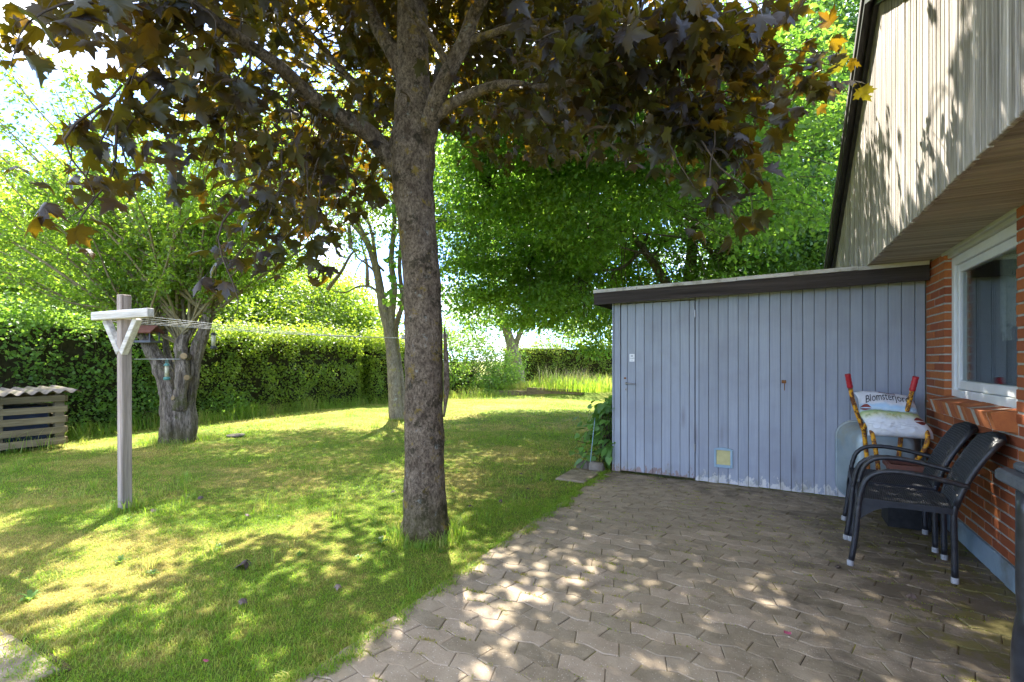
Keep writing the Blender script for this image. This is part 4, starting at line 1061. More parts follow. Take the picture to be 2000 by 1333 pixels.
# hanging sprays near the camera (end point px, py, depth)
sprays = [(60, 60, 1.45), (20, 130, 1.25), (130, 70, 1.5), (190, 40, 1.6), (250, 90, 1.9), (90, 20, 1.3), (330, 120, 2.2), (300, 50, 2.0), (400, 170, 2.4), (220, 150, 2.2), (150, 400, 2.6), (200, 380, 2.7), (120, 420, 2.5), (100, 445, 2.4), (230, 430, 2.6), (130, 508, 2.5),
          (330, 330, 3.0), (380, 380, 3.0), (430, 430, 3.1), (470, 500, 3.0), (500, 540, 3.0), (540, 520, 3.1), (590, 545, 3.0), (600, 470, 3.2), (450, 560, 2.9), (450, 627, 2.7), (520, 430, 3.3), (640, 480, 3.2), (560, 380, 3.4), (650, 400, 3.4), (690, 360, 3.5), (480, 330, 3.2), (300, 250, 2.8), (360, 260, 2.9), (420, 280, 3.1), (250, 200, 2.5),
          (400, 310, 3.6), (620, 330, 3.8), (700, 440, 3.9), (720, 330, 4.0), (540, 250, 3.6), (580, 300, 3.8), (440, 220, 3.2), (660, 280, 3.9),
          (1000, 60, 2.2), (1080, 70, 2.1), (1160, 60, 2.0), (1240, 50, 1.9), (1330, 30, 1.9), (1140, 150, 2.2), (1200, 190, 2.3), (1230, 110, 2.1), (1290, 80, 2.0), (1170, 270, 2.2), (1165, 235, 2.25), (1100, 120, 2.4), (1040, 160, 2.6), (1260, 160, 2.3), (1380, 120, 2.2), (1200, 220, 2.3), (1340, 170, 2.5),
          (1320, 220, 2.8), (1370, 250, 2.8), (1420, 300, 2.8), (1450, 280, 2.9), (1480, 330, 2.8), (1400, 350, 2.8), (1380, 300, 2.9), (1450, 360, 2.7), (1440, 425, 2.6), (1480, 470, 2.6), (1470, 440, 2.6), (1390, 420, 2.7), (1510, 320, 2.9), (1540, 260, 3.0),
          (1450, 150, 2.8), (1520, 140, 2.9), (1580, 130, 3.0), (1640, 110, 3.1), (1660, 145, 3.1), (1600, 170, 3.1), (1500, 190, 3.0), (1430, 90, 2.7), (1560, 180, 3.0), (1420, 30, 2.6), (1520, 20, 2.8), (1480, 60, 2.7), (1570, 10, 3.0), (960, 230, 3.0), (1010, 270, 3.2), (1060, 240, 3.1), (900, 260, 3.8), (1100, 290, 3.3), (1240, 300, 3.0), (1290, 330, 3.0), (950, 310, 4.0)]
sprays = [(a, b, c*1.22 if c < 2.35 else c) for a, b, c in sprays]
SP = np.array([tuple(at(*s)) for s in sprays])
px, py, d = to_px(cc); lim = np.interp(px, bx_, by_)
inview = (d > .2) & (px > -100) & (px < 2100)
dc = np.linalg.norm(cc-np.array(CAM), axis=1)
ok = (~inview) | (py < lim-15*3.5/np.maximum(d, .5))
ok &= (dc > 1.9) & (cc[:, 2] > 2.45)
ok &= ~((d < 2.4) & inview & (py > -250))
ok &= ~panel_hit(cc, -2.35, .9, 2.2, 4.5) | (nr.random(len(cc)) < .06)
ok &= (cc[:, 0] < -.9)
ok &= ~((d > 2.9) & (px > 980) & (py < 420) & (py > -150) & (nr.random(len(cc)) < .34))
ok &= ~((cc[:, 0] > -2.3) & (cc[:, 2] > 4.2) & (nr.random(len(cc)) < .45))
tt = cc[:, 2]/SUN.z; gx, gy = cc[:, 0]-SUN.x*tt, cc[:, 1]-SUN.y*tt
ok &= ~((gx > -3.6) & (gx < -1.2) & (gy < -2.9) & (gy > -4.6) & (nr.random(len(cc)) < .08))
ok &= ~((cc[:, 0] < -3.9) & (cc[:, 2] > 3.6) & (nr.random(len(cc)) < .36))
ok &= ~((d < 3.75) & (px > 560) & (px < 1010) & (py > -120) & (nr.random(len(cc)) < .74))
cc, co = cc[ok], co[ok]
pos, outw, s = foliage(nr, cc, co, 30, .19, .098, .65)
px, py, d = to_px(pos); lim = np.interp(px, bx_, by_); inv = (d > .1) & (px > -150) & (px < 2150)
k = ((~inv) | (py < lim)) & (np.linalg.norm(pos-np.array(CAM), axis=1) > 1.5) & (pos[:, 2] > 2.2)
k &= ~panel_hit(pos, -2.3, .8, 2.25, 4.4) | (nr.random(len(pos)) < .10)
k &= ~((pos[:, 0] > -.7) & (pos[:, 2] < 5))
k &= ~((d < 3.7) & (px > 600) & (px < 990) & (py > -60) & (nr.random(len(pos)) < .8))
cidx = np.repeat(np.arange(len(cc)), 30)[k]; alive = np.bincount(cidx, minlength=len(cc)) > 9
pos, outw, s = pos[k], outw[k], s[k]
# spray leaves: along each hanging twig
sp_pairs = []; spos = []; sout = []; ssz = []
for (q, srow) in zip(SP, sprays):
    a = nearest_on(LS, q + np.array([0, 0, .25])); L = np.linalg.norm(q-a)
    if L > .75: a = q + (a-q)*(.75/L)
    sp_pairs.append((a, q)); nl = 6 if srow[2] < 1.9 else 13
    if srow[:2] in ((130, 508), (450, 627), (1170, 270), (1480, 470)): nl = 2
    for i in range(nl):
        t = 1-.85*nr.random()**1.2; p = a+(q-a)*t + nr.normal(size=3)*np.array([.085, .085, .06])*min(1, srow[2]/2.2)
        spos.append(p); o_ = nrm(q-a+nr.normal(size=3)*.5*L); sout.append(o_); ssz.append(.104*(.7+.6*nr.random()))
spos, sout, ssz = np.array(spos), np.array(sout), np.array(ssz)
pos = np.concatenate([pos, spos]); outw = np.concatenate([outw, sout]); s = np.concatenate([s, ssz])
nm, tp = leaf_orient(nr, len(pos), outw, .75, .25, .9, .75)
# leaves hanging at the front turn their upper face outward, to the light of the open patio
px, py, d = to_px(pos); inv = (d > .1) & (px > -20) & (px < 2020) & (py > -20) & (py < 900)
shown = np.where(inv, s/np.maximum(d, .3), 0); order = np.argsort(-shown)
first = order[:300]; rest_i = order[300:]
x, y, z = leaf_frames(nm, tp)
lm = [MB() for _ in T_MAPLE]
lmesh = []
for q, (tv, tf) in enumerate(T_MAPLE):
    lm[q].add(tv.tolist(), tf); lmesh.append(lm[q].mesh('leaf', M['leaf_maple'], True))
for i in first:
    Mx = Matrix(((x[i, 0]*s[i], y[i, 0]*s[i], z[i, 0]*s[i], pos[i, 0]+3.50), (x[i, 1]*s[i], y[i, 1]*s[i], z[i, 1]*s[i], pos[i, 1]+2.62), (x[i, 2]*s[i], y[i, 2]*s[i], z[i, 2]*s[i], pos[i, 2]), (0, 0, 0, 1)))
    inst('leaf', lmesh[i % 4], mt, Mx)
for q in range(4):
    r_ = rest_i[q::4]; scatter('crown', M['leaf_maple'], pos[r_], nm[r_], tp[r_], s[r_], T_MAPLE[q], nr, mt)
pairs = [(nearest_on(LS, c-np.array([0, 0, .1])), c) for c in cc[alive]]
pairs = [(a if np.linalg.norm(a-c) < .9 else c+(a-c)*.9/np.linalg.norm(a-c), c) for a, c in pairs] + sp_pairs
twigs_mesh('twigs', pairs, nr, .008, mt, M['twig'], .10)

# ------------------------------------------------------------------ the old pollard with bird feeders
ot = thing('old_pollard_tree', 'old knotted pollard tree with a fan of leafy shoots and bird feeders', 'tree', (-9.6, -1.28, 0))
DW = 7.70
def wp_(px, py, d=DW): return at(px, py, d)
tk = MB()
def gnarl(pts, rads, n=28, seed=1, ridg=7, ra=.07): tk.tube(catmull(pts, 7), lerps([r*.76 for r in rads], 7), n, True, .24, 4.6, ridg, ra*1.5, seed)
gnarl([wp_(338, 868), wp_(336, 840), wp_(334, 800), wp_(330, 760), wp_(318, 725), wp_(303, 695), wp_(290, 672), wp_(282, 652)], [.26, .21, .185, .175, .155, .135, .125, .12], 28, 1)
gnarl([wp_(362, 866), wp_(361, 838), wp_(362, 800), wp_(368, 755), wp_(376, 715), wp_(386, 680), wp_(398, 645), wp_(408, 612)], [.23, .20, .19, .17, .135, .12, .11, .09], 28, 2)
gnarl([wp_(350, 800, 7.55), wp_(352, 770, 7.5), wp_(356, 735, 7.5), wp_(356, 700, 7.55), wp_(354, 672, 7.6), wp_(366, 652, 7.65), wp_(372, 645, 7.65)], [.12, .12, .115, .11, .105, .085, .07], 22, 3)
gnarl([wp_(345, 780, 7.9), wp_(335, 720, 8.0), wp_(325, 680, 8.05), wp_(322, 640, 8.1)], [.10, .075, .06, .05], 14, 4)
tk.build('trunk', M['bark_old'], ot, smooth=True)
for (cx_, cy_, r, nx_) in ((359, 696, .050, V(.25, -1, .1)), (365, 738, .043, V(.5, -1, .05)), (338, 777, .046, V(-.5, -1, .35))):
    c_ = wp_(cx_, cy_, 7.44); a = (RV*nx_.x + FV*nx_.y + V(0, 0, nx_.z)).normalized(); q = a.to_track_quat('Z', 'Y').to_matrix().to_4x4()
    st = MB().lathe([(r*1.25, -.14), (r*1.1, -.05), (r*1.16, -.008), (r*1.0, .0)], c_, 18, q).build('cut_stub', M['bark_old'], ot, smooth=True)
    MB().lathe([(r*1.0, 0), (r*.95, .006), (r*.5, .004), (.001, .007)], c_, 18, q).build('cut_face', M['cut_wood'], st, smooth=True)
nr = np.random.default_rng(15)
heads = [(wp_(283, 652), 26), (wp_(322, 640, 8.1), 34), (wp_(366, 650, 7.65), 20), (wp_(408, 612), 24), (wp_(352, 668, 7.8), 16)]
sh = MB(); wpos = []; wout = []
for hp, cnt in heads:
    for i in range(cnt):
        ang = nr.uniform(-1.25, .95) if hp.x < -9 else nr.uniform(-.9, 1.0); ang *= 1.0
        dep = nr.normal()*.45; L = nr.uniform(2.2, 4.6)
        dr = (RV*math.sin(ang) + FV*dep + V(0, 0, math.cos(ang)+.25)).normalized()
        side = RV*(math.sin(ang)*.35) + V(0, 0, -.10*abs(math.sin(ang)))
        p0 = hp + V(*nr.normal(size=3))*.04
        pts = [p0 + dr*(L*t) + side*(L*t*t*.55) + V(*nr.normal(size=3))*.05*t for t in (0, .2, .4, .6, .8, 1.0)]
        cp = catmull(pts, 3); m = len(cp); r0 = nr.uniform(.012, .030)
        sh.tube(cp, [r0*(1-.85*j/(m-1))+.002 for j in range(m)], 5, caps=False)
        for j in range(int(L*8)):
            t = .16+.84*nr.random(); f = t*(m-1); k0 = min(int(f), m-2); b = cp[k0].lerp(cp[k0+1], f-k0); dd = (cp[k0+1]-cp[k0]).normalized()
            o_ = V(*nr.normal(size=3)); o_ = (o_-dd*o_.dot(dd)).normalized(); tl = nr.uniform(.10, .55)*(1.15-.6*t); e = b + (o_*.8+dd*.7).normalized()*tl
            if j % 2 == 0: sh.tube([b, b.lerp(e, .5)+V(0, 0, .02), e], [.004, .003, .0015], 3, caps=False)
            for _ in range(24):
                u = nr.random(); q = b.lerp(e, u) + V(*nr.normal(size=3))*.05; wpos.append(tuple(q)); wout.append(tuple(o_))
sh.build('shoots', M['shoot'], ot, smooth=True, kind='stuff')
wpos, wout = np.array(wpos), np.array(wout); px, py, d = to_px(wpos)
kk = wpos[:, 2] > 1.35; wpos, wout = wpos[kk], wout[kk]
nm, tp = leaf_orient(nr, len(wpos), wout, .5, .5, 1.1, .1)
scatter('crown', M['leaf_willow'], wpos, nm, tp, .064*(.6+.8*nr.random(len(wpos))), t_quad(.26, .05), nr, ot)

bt = thing('bird_table', 'roofed bird table with red-brown boards fixed on the left limb of the old tree', 'bird table', tuple(wp_(287, 668, 7.55)))
c_ = wp_(287, 668, 7.55); Mr = Matrix.Rotation(YAW, 4, 'Z')
def bb(dx, dy, dz, sx, sy, sz, mat, nm_, rot=None): 
    return MB().box(c_ + (Mr @ V(dx, dy, dz)), (sx, sy, sz), .003, Mr if rot is None else Mr @ rot).build(nm_, mat, bt)
bb(0, 0, .0, .30, .26, .035, M['bird_tray'], 'tray')
for dx in (-.12, .12):
    for dy in (-.10, .10): bb(dx, dy, .085, .02, .02, .14, M['bird_tray'], 'post')
for s_ in (-1, 1): bb(0, s_*.075, .195, .34, .20, .02, M['bird_roof'], 'roof_board', Matrix.Rotation(-s_*RAD(35), 4, 'X'))
bb(0, -.115, .155, .30, .012, .06, M['bird_roof'], 'front_board')
def feeder(c, label, cap_m, base_m, name='tube_feeder'):
    t = thing(name, label, 'bird feeder', tuple(c), 'tube bird feeders')
    MB().lathe([(.030, -.10), (.030, .075)], c, 14).build('seed_tube', M['feeder_tube'], t, smooth=True)
    MB().lathe([(.044, .074), (.046, .080), (.030, .105), (.012, .115), (0, .116)], c, 16).build('cap', cap_m, t, smooth=True)
    MB().lathe([(.034, -.15), (.046, -.145), (.046, -.112), (.033, -.10)], c, 16).tube([c+V(-.075, 0, -.12), c+V(.075, 0, -.12)], .004, 6).build('base', base_m, t, smooth=True)
    MB().tube(catmull([c+V(-.03, 0, .09), c+V(-.03, 0, .14), c+V(0, 0, .185), c+V(.03, 0, .14), c+V(.03, 0, .09)], 5), .0045, 6).build('hanger', cap_m, t, smooth=True)
feeder(wp_(326, 724, 7.45), 'green tube bird feeder hanging from the rod in the tree fork', M['feeder_green'], M['feeder_green'])
feeder(wp_(417, 664, 7.6), 'yellowish tube bird feeder with dark ends right of the old tree', M['feeder_dark'], M['feeder_dark'])
MB_rod = MB().tube([wp_(262, 702, 7.5), wp_(352, 702, 7.42)], .008, 8)
tag(MB_rod.build('hanging_rod', M['steel'], smooth=True), 'thin metal rod spanning the fork of the old tree', 'rod')
dsk = MB().lathe([(.13, 0), (.145, .012), (.135, .03), (.02, .034), (0, .034)], gp(460, 852)+V(0, 0, -.005), 24)
tag(dsk.build('drain_lid', M['stone'], smooth=True), 'round grey lid lying flat on the lawn beside the old tree', 'lid')

# ------------------------------------------------------------------ generic broadleaf trees
def tree(name, label, base, blobs, ncl, per, crad, size, leafm, barkm, trunk_pts, seed, tmpl=T_QUAD, group=None, shell=.5, keep=None, limbs_n=10, r0=.2, carve=True, flat=.7, cat='tree', orient=(.7, .5, .9, .4)):
    rg = np.random.default_rng(seed); t = thing(name, label, cat, tuple(base), group)
    all_s = []
    for pts, ra, rb in trunk_pts:
        mb = MB(); p = branch(mb, pts, ra, rb, 14, 6, .08, seed); mb.build('trunk', M[barkm], t, smooth=True); all_s += [tuple(q) for q in p[len(p)//3:]]
    cc, co = clusters(rg, blobs, ncl, shell)
    if keep is not None: k = keep(cc); cc, co = cc[k], co[k]
    S_ = np.array(all_s)
    lm_ = []
    hi = S_[S_[:, 2] > np.quantile(S_[:, 2], .25)]
    for i in range(limbs_n):
        e = cc[rg.integers(len(cc))]; a = hi[rg.integers(len(hi))]; e2 = a + (e-a)*.85
        mid = (a+e2)/2 + np.array([0, 0, .25]) + rg.normal(size=3)*.25
        mb = MB(); q1 = (a+mid)/2+rg.normal(size=3)*.1
        p = branch(mb, [V(*a), V(*q1), V(*mid), V(*e2)], r0*.32, r0*.05, 8, 5, .08, seed+i); lm_.append(mb); all_s += [tuple(q) for q in p]
    lb = MB()
    for mb in lm_: lb.add(mb.v, mb.f)
    if lm_: lb.build('limbs', M[barkm], t, smooth=True)
    S_ = np.array(all_s)
    pos, outw, s = foliage(rg, cc, co, per, crad, size, flat)
    if keep is not None: k = keep(pos); pos, outw, s = pos[k], outw[k], s[k]
    if carve:
        k = ~panel_hit(pos, -2.3, .8, 2.25, 4.4) | (rg.random(len(pos)) < .08); pos, outw, s = pos[k], outw[k], s[k]
    nm, tp = leaf_orient(rg, len(pos), outw, *orient)
    scatter('crown', M[leafm], pos, nm, tp, s, tmpl, rg, t)
    twigs_mesh('twigs', [(nearest_on(S_, c), c) for c in cc[::2]], rg, .009, t, M['twig'], .08)
    return t
def above_px(lo_x, lo_y):
    def f(P):
        px, py, d = to_px(P); return (py < np.interp(px, lo_x, lo_y)) | (d < 0)
    return f
TA = V(-3.3, 7.0, 0)
def kA(P):
    px, py, d = to_px(P)
    nz = np.array([mnoise.noise(V(*q)*1.1) + .6*mnoise.noise(V(*q)*2.9) for q in P])
    low = (py < np.interp(px, KX, KY) + 75*nz)
    hole = ((px-1310)/115)**2 + ((py-535)/95)**2 < 1 + .9*nz
    return (low | (d < 0)) & ~(hole & (d < 11.6))
KX, KY = [700, 840, 870, 900, 960, 1010, 1060, 1120, 1195, 1300, 2000], [610, 655, 690, 680, 660, 680, 690, 690, 700, 700, 700]
tree('lime_tree', 'large deep green broadleaf tree with forked trunk standing behind the shed', TA,
     [((-3.6, 7.0, 5.6), (4.0, 3.8, 3.6)), ((-6.3, 6.2, 4.9), (2.9, 3.0, 2.9)), ((-4.6, 5.4, 3.3), (3.2, 2.4, 1.9)), ((-7.2, 5.6, 3.8), (2.2, 2.2, 1.9)), ((-7.9, 4.6, 4.8), (1.7, 1.9, 2.3)),
      ((-2.2, 2.6, 4.2), (2.9, 2.2, 1.6)), ((-4.0, 2.5, 4.5), (2.2, 1.7, 1.3))] + [((-5.0, 1.9, 4.7), (1.8, 1.3, .9))]*4 + [((-4.6, 1.3, 5.3), (1.7, 1.1, .8))]*4 + [((-2.1, 1.6, 4.7), (1.7, 1.3, 1.0))]*3, 2700, 84, .24, .088, 'leaf_deep', 'bark_dark',  # repeated blobs are added leaf mass blocking sun from patio and wall
     [([at(1352, 720, 12), at(1350, 640, 12), at(1348, 545, 12), at(1352, 480, 12), at(1360, 380, 12), at(1350, 260, 12)], .24, .07),
      ([at(1345, 700, 12), at(1325, 600, 12), at(1295, 545, 11.9), at(1262, 495, 11.7), at(1215, 440, 11.4), at(1120, 400, 11)], .16, .05),
      ([at(1355, 650, 12), at(1400, 560, 12.3), at(1450, 500, 12.6), at(1530, 430, 13)], .13, .04),
      ([at(1240, 470, 11.6), at(1130, 410, 10.5), at(1000, 405, 9.6), at(900, 410, 9.2)], .035, .012)], 41, T_QUAD, None, .35, kA, 34, .16, True, .42)
tree('lime_tree', 'tall pale green broadleaf tree rising beside the house gable', V(-.4, 8.6, 0),
     [((-.2, 8.4, 6.2), (3.0, 3.0, 4.4)), ((-1.4, 7.2, 4.2), (2.2, 2.2, 2.2)), ((.6, 7.4, 8.6), (2.6, 2.4, 2.8))], 1100, 90, .28, .10, 'leaf_lime', 'bark_dark',
     [([V(-.4, 8.6, 0), V(-.45, 8.6, 2), V(-.3, 8.5, 4), V(-.2, 8.5, 7)], .2, .06)], 43, T_QUAD, None, .4, None, 14, .2)
# twin-stemmed tree in mid lawn
def tw(px, py, d=10.66): return at(px, py, d)
kT = above_px([400, 640, 700, 760, 800, 1000], [400, 520, 520, 470, 470, 420])
tree('twin_stem_tree', 'slender twin-stemmed grey tree with crooked bare twigs behind the maple', gp(775, 818),
     [((tw(730, 330)), (2.6, 2.2, 1.9)), (tuple(tw(640, 300, 11.5)), (2.2, 2.0, 1.6))], 420, 70, .26, .07, 'leaf_bright', 'bark_grey',
     [([tw(775, 830), tw(772, 790), tw(768, 720), tw(760, 650), tw(748, 600), tw(738, 540), tw(724, 490), tw(700, 440), tw(680, 380)], .17, .05),
      ([tw(763, 660), tw(765, 610), tw(770, 560), tw(764, 510), tw(770, 440), tw(772, 380)], .10, .04),
      ([tw(788, 828, 10.75), tw(784, 760, 10.8), tw(776, 690, 10.85), tw(773, 640, 10.85), tw(786, 590, 10.9), tw(780, 520, 10.9), tw(786, 440, 10.9)], .10, .035),
      ([tw(745, 580), tw(726, 562), tw(700, 560), tw(672, 572), tw(640, 565)], .035, .008),
      ([tw(736, 535), tw(715, 515), tw(700, 505), tw(690, 490), tw(672, 478)], .03, .008),
      ([tw(750, 530), tw(728, 510), tw(706, 512), tw(690, 545)], .028, .007)], 47, T_QUAD, None, .3, kT, 6, .16)
# epicormic heart-shaped leaves on its stems
rg = np.random.default_rng(5); P_ = []
for _ in range(120):
    q = tw(rg.uniform(752, 792), rg.uniform(400, 600), rg.uniform(10.1, 10.6)); P_.append(tuple(q))
P_ = np.array(P_); nm, tp = leaf_orient(rg, len(P_), rand_dirs(rg, len(P_)), .3, .8, .8, .9)
ob = scatter('creeper', M['leaf_vine'], P_, nm, tp, .12*(.7+.6*rg.random(len(P_))), T_HEART, rg, None)
ob['kind'] = 'thing'; tag(ob, 'sprays of heart-shaped green leaves sprouting on the twin stems', 'creeper')

# trees beyond the left hedge
LT = [(at(40, 704, 12.0), 3.0, 6.4, 'leaf_bright', 'yellow-green bushy tree beyond the hedge above the compost bin'),
      (at(-160, 704, 13.5), 3.2, 7.4, 'leaf_bright', 'tall yellow-green tree beyond the hedge at the far left edge'),
      (at(230, 704, 15.0), 3.0, 6.6, 'leaf_willow', 'bright leafy tree beyond the hedge directly behind the old pollard'),
      (at(560, 704, 20.0), 3.6, 6.2, 'leaf_bright', 'light green spreading tree farthest beyond the hedge, between the pollard and the maple'),
      (at(420, 704, 18.0), 2.8, 6.6, 'leaf_willow', 'pale green tree beyond the hedge right of the old pollard'),
      (at(620, 704, 17.0), 2.1, 4.4, 'leaf_bright', 'small light green tree beyond the hedge just left of the twin stems')]
for i, (b, r, h, lm_, lab) in enumerate(LT):
    b = V(b.x, b.y, 0)
    tree('leafy_tree', lab, b, [((b.x, b.y, h*.55), (r, r, h*.45)), ((b.x+.6*r, b.y+.3*r, h*.42), (r*.7, r*.7, h*.32)), ((b.x-.5*r, b.y-.5*r, h*.45), (r*.8, r*.8, h*.35))], 620, 90, .30, .115, lm_, 'bark_dark',
         [([b, b+V(.05, 0, h*.25), b+V(-.05, .1, h*.5), b+V(.1, 0, h*.8)], .14, .03)], 60+i, T_QUAD, 'trees beyond the left hedge', .35, None, 10, .15, False)
# trees at the back
for i, (px_, d_, r, h, lab, lf) in enumerate(((1005, 23.0, 2.2, 4.6, 'thick leaning grey trunk of a back garden tree by the raised bed', 'leaf_bright'),
                                         (1190, 27.0, 3.2, 5.0, 'light green tree beyond the back hedge', 'leaf_bright'))):
    b = at(px_, 704, d_); b = V(b.x, b.y, 0)
    if i == 0:
        tp__ = [([at(1013, 752, 22), at(1008, 710, 22), at(998, 672, 22), at(985, 630, 22), at(970, 580, 22)], .36, .14), ([at(1003, 690, 22), at(1012, 660, 22), at(1030, 620, 22), at(1050, 560, 22)], .16, .08)]
        bl = [(tuple(at(1000, 570, 22)), (3.0, 2.2, 1.9)), (tuple(at(920, 620, 22)), (2.2, 1.8, 1.1)), (tuple(at(1070, 635, 21.5)), (2.0, 1.4, .8)), (tuple(at(860, 640, 22.5)), (1.6, 1.4, .9))]
    else:
        tp__ = [([b, b+V(0, 0, 2), b+V(.1, 0, 4)], .2, .05)]; bl = [((b.x, b.y, 3.6), (r, r, 2.2)), ((b.x-3.0, b.y, 3.0), (2.4, 2, 1.6))]
    tree('leafy_tree', lab, b, bl, 330, 48, .3, .10, lf, 'bark_grey', tp__, 80+i, T_QUAD, None, .35, None, 8, .2, False)

# ------------------------------------------------------------------ hedges and shrubs
def hedge(name, label, a, b, depth, h, seed, dens=1150, size=.062, leafm='leaf_hedge', rag=.20, group='hedges around the garden', top_bright=True, corem='core'):
    """clipped hedge from a to b (front foot line); depth goes to the left of a->b"""
    rg = np.random.default_rng(seed); a = V(*a); b = V(*b); L = (b-a).length; ux_ = (b-a)/L; nn_ = V(ux_.y, -ux_.x, 0)
    t = thing(name, label, 'hedge', tuple((a+b)/2), group)
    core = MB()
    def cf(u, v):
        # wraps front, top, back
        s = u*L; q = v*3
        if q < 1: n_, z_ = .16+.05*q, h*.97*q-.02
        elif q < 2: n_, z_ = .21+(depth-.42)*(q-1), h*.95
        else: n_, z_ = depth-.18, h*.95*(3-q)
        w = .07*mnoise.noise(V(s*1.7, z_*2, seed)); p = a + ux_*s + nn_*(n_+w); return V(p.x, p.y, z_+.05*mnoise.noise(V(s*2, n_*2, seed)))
    core.grid(cf, int(L*5)+2, 24); core.build('branch_shade_core', M[corem], t, smooth=True)  # inner sheet; its dark colour stands for shade among the twigs
    nf = int(L*h*dens); nt = int(L*depth*dens*1.5); ne = int(depth*h*dens)
    S_ = np.concatenate([rg.random(nf)*L, rg.random(nt)*L, np.zeros(ne), np.full(ne, L)])
    Nn = np.concatenate([rg.normal(size=nf)*.07+.04, rg.random(nt)*depth, rg.random(ne)*depth, rg.random(ne)*depth])
    Z = np.concatenate([h*rg.random(nf)**.85, h+np.abs(rg.normal(size=nt))*rag, h*rg.random(ne), h*rg.random(ne)])
    O = np.concatenate([np.tile(-np.array(nn_), (nf, 1)), np.tile([0, 0, 1.0], (nt, 1)), np.tile(-np.array(ux_), (ne, 1)), np.tile(np.array(ux_), (ne, 1))])
    jit = np.array([mnoise.noise(V(s_*1.6, z_*1.8, seed)) for s_, z_ in zip(S_, Z)]); gap = np.array([mnoise.noise(V(s_*3.5, z_*3.5, seed+9)) for s_, z_ in zip(S_, Z)])
    Nn = Nn - np.where(np.arange(len(Nn)) < nf, jit*.36, 0); S_ = S_ + rg.normal(size=len(S_))*.04; Z = Z + jit*.05*(Z > h*.7)
    Z = Z + np.where(Z > h*.8, .16*np.array([mnoise.noise(V(s_*.9, n_*.9, seed+3)) for s_, n_ in zip(S_, Nn)]), 0)
    k = (gap > -.31) | (Z > h*.85); S_, Nn, Z, O = S_[k], Nn[k], Z[k], O[k]
    pos = np.array(a)[None] + S_[:, None]*np.array(ux_) + Nn[:, None]*np.array(nn_) + Z[:, None]*np.array([0, 0, 1.0])
    nm, tp = leaf_orient(rg, len(pos), O, .35, .7, 1.0, .0)
    scatter('foliage', M[leafm], pos, nm, tp, size*(.6+.8*rg.random(len(pos))), T_QUAD, rg, t)
    tw_ = MB()
    for _ in range(int(L*22)):
        s_ = rg.random()*L; z_ = h*(.55+.45*rg.random()); p = a+ux_*s_+nn_*(.05+rg.random()*depth*.8); e = p + V(*rg.normal(size=3))*.05 + V(0, 0, rg.uniform(.15, .45)); p = V(p.x, p.y, min(z_, h*.9)); e.z += p.z; tw_.tube([p, e], [.004, .002], 3, caps=False)
    tw_.build('twigs', M['twig'], t, kind='stuff')
    return t
def rot_ok(a, b): return a, b
hedge('clipped_hedge', 'long clipped hedge along the left lawn edge with bright new shoots on top', (-12.05, 5.05, 0), (-12.2, -.5, 0), 1.0, 1.82, 1)
hedge('clipped_hedge', 'rough dark hedge end behind the compost bin', (-12.1, -.4, 0), (-11.95, -6.2, 0), 1.1, 1.95, 2, 800, .065, 'leaf_shrub', .25)
hedge('clipped_hedge', 'shorter clipped hedge just behind the twin-stemmed tree', (-11.2, 8.0, 0), (-11.8, 5.3, 0), .9, 1.80, 3)
hedge('clipped_hedge', 'clipped hedge closing the back of the garden behind the raised bed', (-2.0, 20.6, 0), (-14.5, 18.0, 0), 1.0, 2.0, 4, 520, .075)
def shrub(name, label, blobs, n, size, leafm, seed, group=None, tm=T_QUAD, cat='shrub', flat=.8, crad=.16):
    rg = np.random.default_rng(seed); c0 = blobs[0][0]; t = thing(name, label, cat, (c0[0], c0[1], 0), group)
    cc, co = clusters(rg, blobs, n//30, .55); cc[:, 2] = np.abs(cc[:, 2])
    pos, outw, s = foliage(rg, cc, co, 30, crad, size, flat); pos[:, 2] = np.abs(pos[:, 2])+.01
    nm, tp = leaf_orient(rg, len(pos), outw, .4, .7, .9, .1)
    scatter('foliage', M[leafm], pos, nm, tp, s, tm, rg, t)
    mb = MB()
    for c in cc[::2]:
        b = V(c0[0]+rg.normal()*.12, c0[1]+rg.normal()*.12, 0); mb.tube(catmull([b, b.lerp(V(*c), .5)+V(0, 0, .15), V(*c)], 3), [.012, .011, .010, .009, .007, .005, .003], 4, caps=False)
    mb.build('stems', M['twig'], t, smooth=True)
    return t
def sb(px, d, r, h): b = at(px, 704, d); return ((b.x, b.y, h*.5), (r, r, h*.55))
shrub('round_shrub', 'broad green shrub right of the maple trunk by the back lawn', [sb(905, 18.9, 1.6, 2.5), sb(955, 19.2, 1.4, 2.2), sb(860, 19.4, 1.6, 2.7)], 15000, .085, 'leaf_shrub', 31)
shrub('round_shrub', 'small dark shrub at the foot of the leaning back tree', [sb(985, 19.6, .8, 1.1), sb(945, 18.2, .7, .7)], 4200, .08, 'leaf_shrub', 32)
for i, (px_, d_, r, h, lab) in enumerate(((150, 8.9, .55, .95, 'leafy bush growing beside the compost bin'), (205, 9.3, .5, .6, 'low weedy bush between the compost bin and the post'), (60, 9.6, .8, 1.35, 'dense bush rising behind the compost bin roof'),
                                      (270, 9.6, .55, .75, 'low bush left of the old tree trunk'), (430, 10.9, .5, .55, 'low green bush at the hedge foot right of the old tree'), (300, 9.9, .6, 1.5, 'tall bush close behind the old tree'), (20, 10.0, .9, 2.5, 'tallest bush standing above the hedge at the left frame edge'), (125, 10.3, .9, 2.3, 'tall rounded bush above the hedge right of the bin roof'), (225, 10.7, .8, 2.2, 'tall bush above the hedge behind the clothes-line post'))):
    shrub('garden_bush', lab, [sb(px_, d_, r, h), sb(px_+14, d_+.2, r*.7, h*.8)], int(2600*max(1, h/1.2)), .06, 'leaf_shrub', 33+i, 'bushes at the hedge foot')
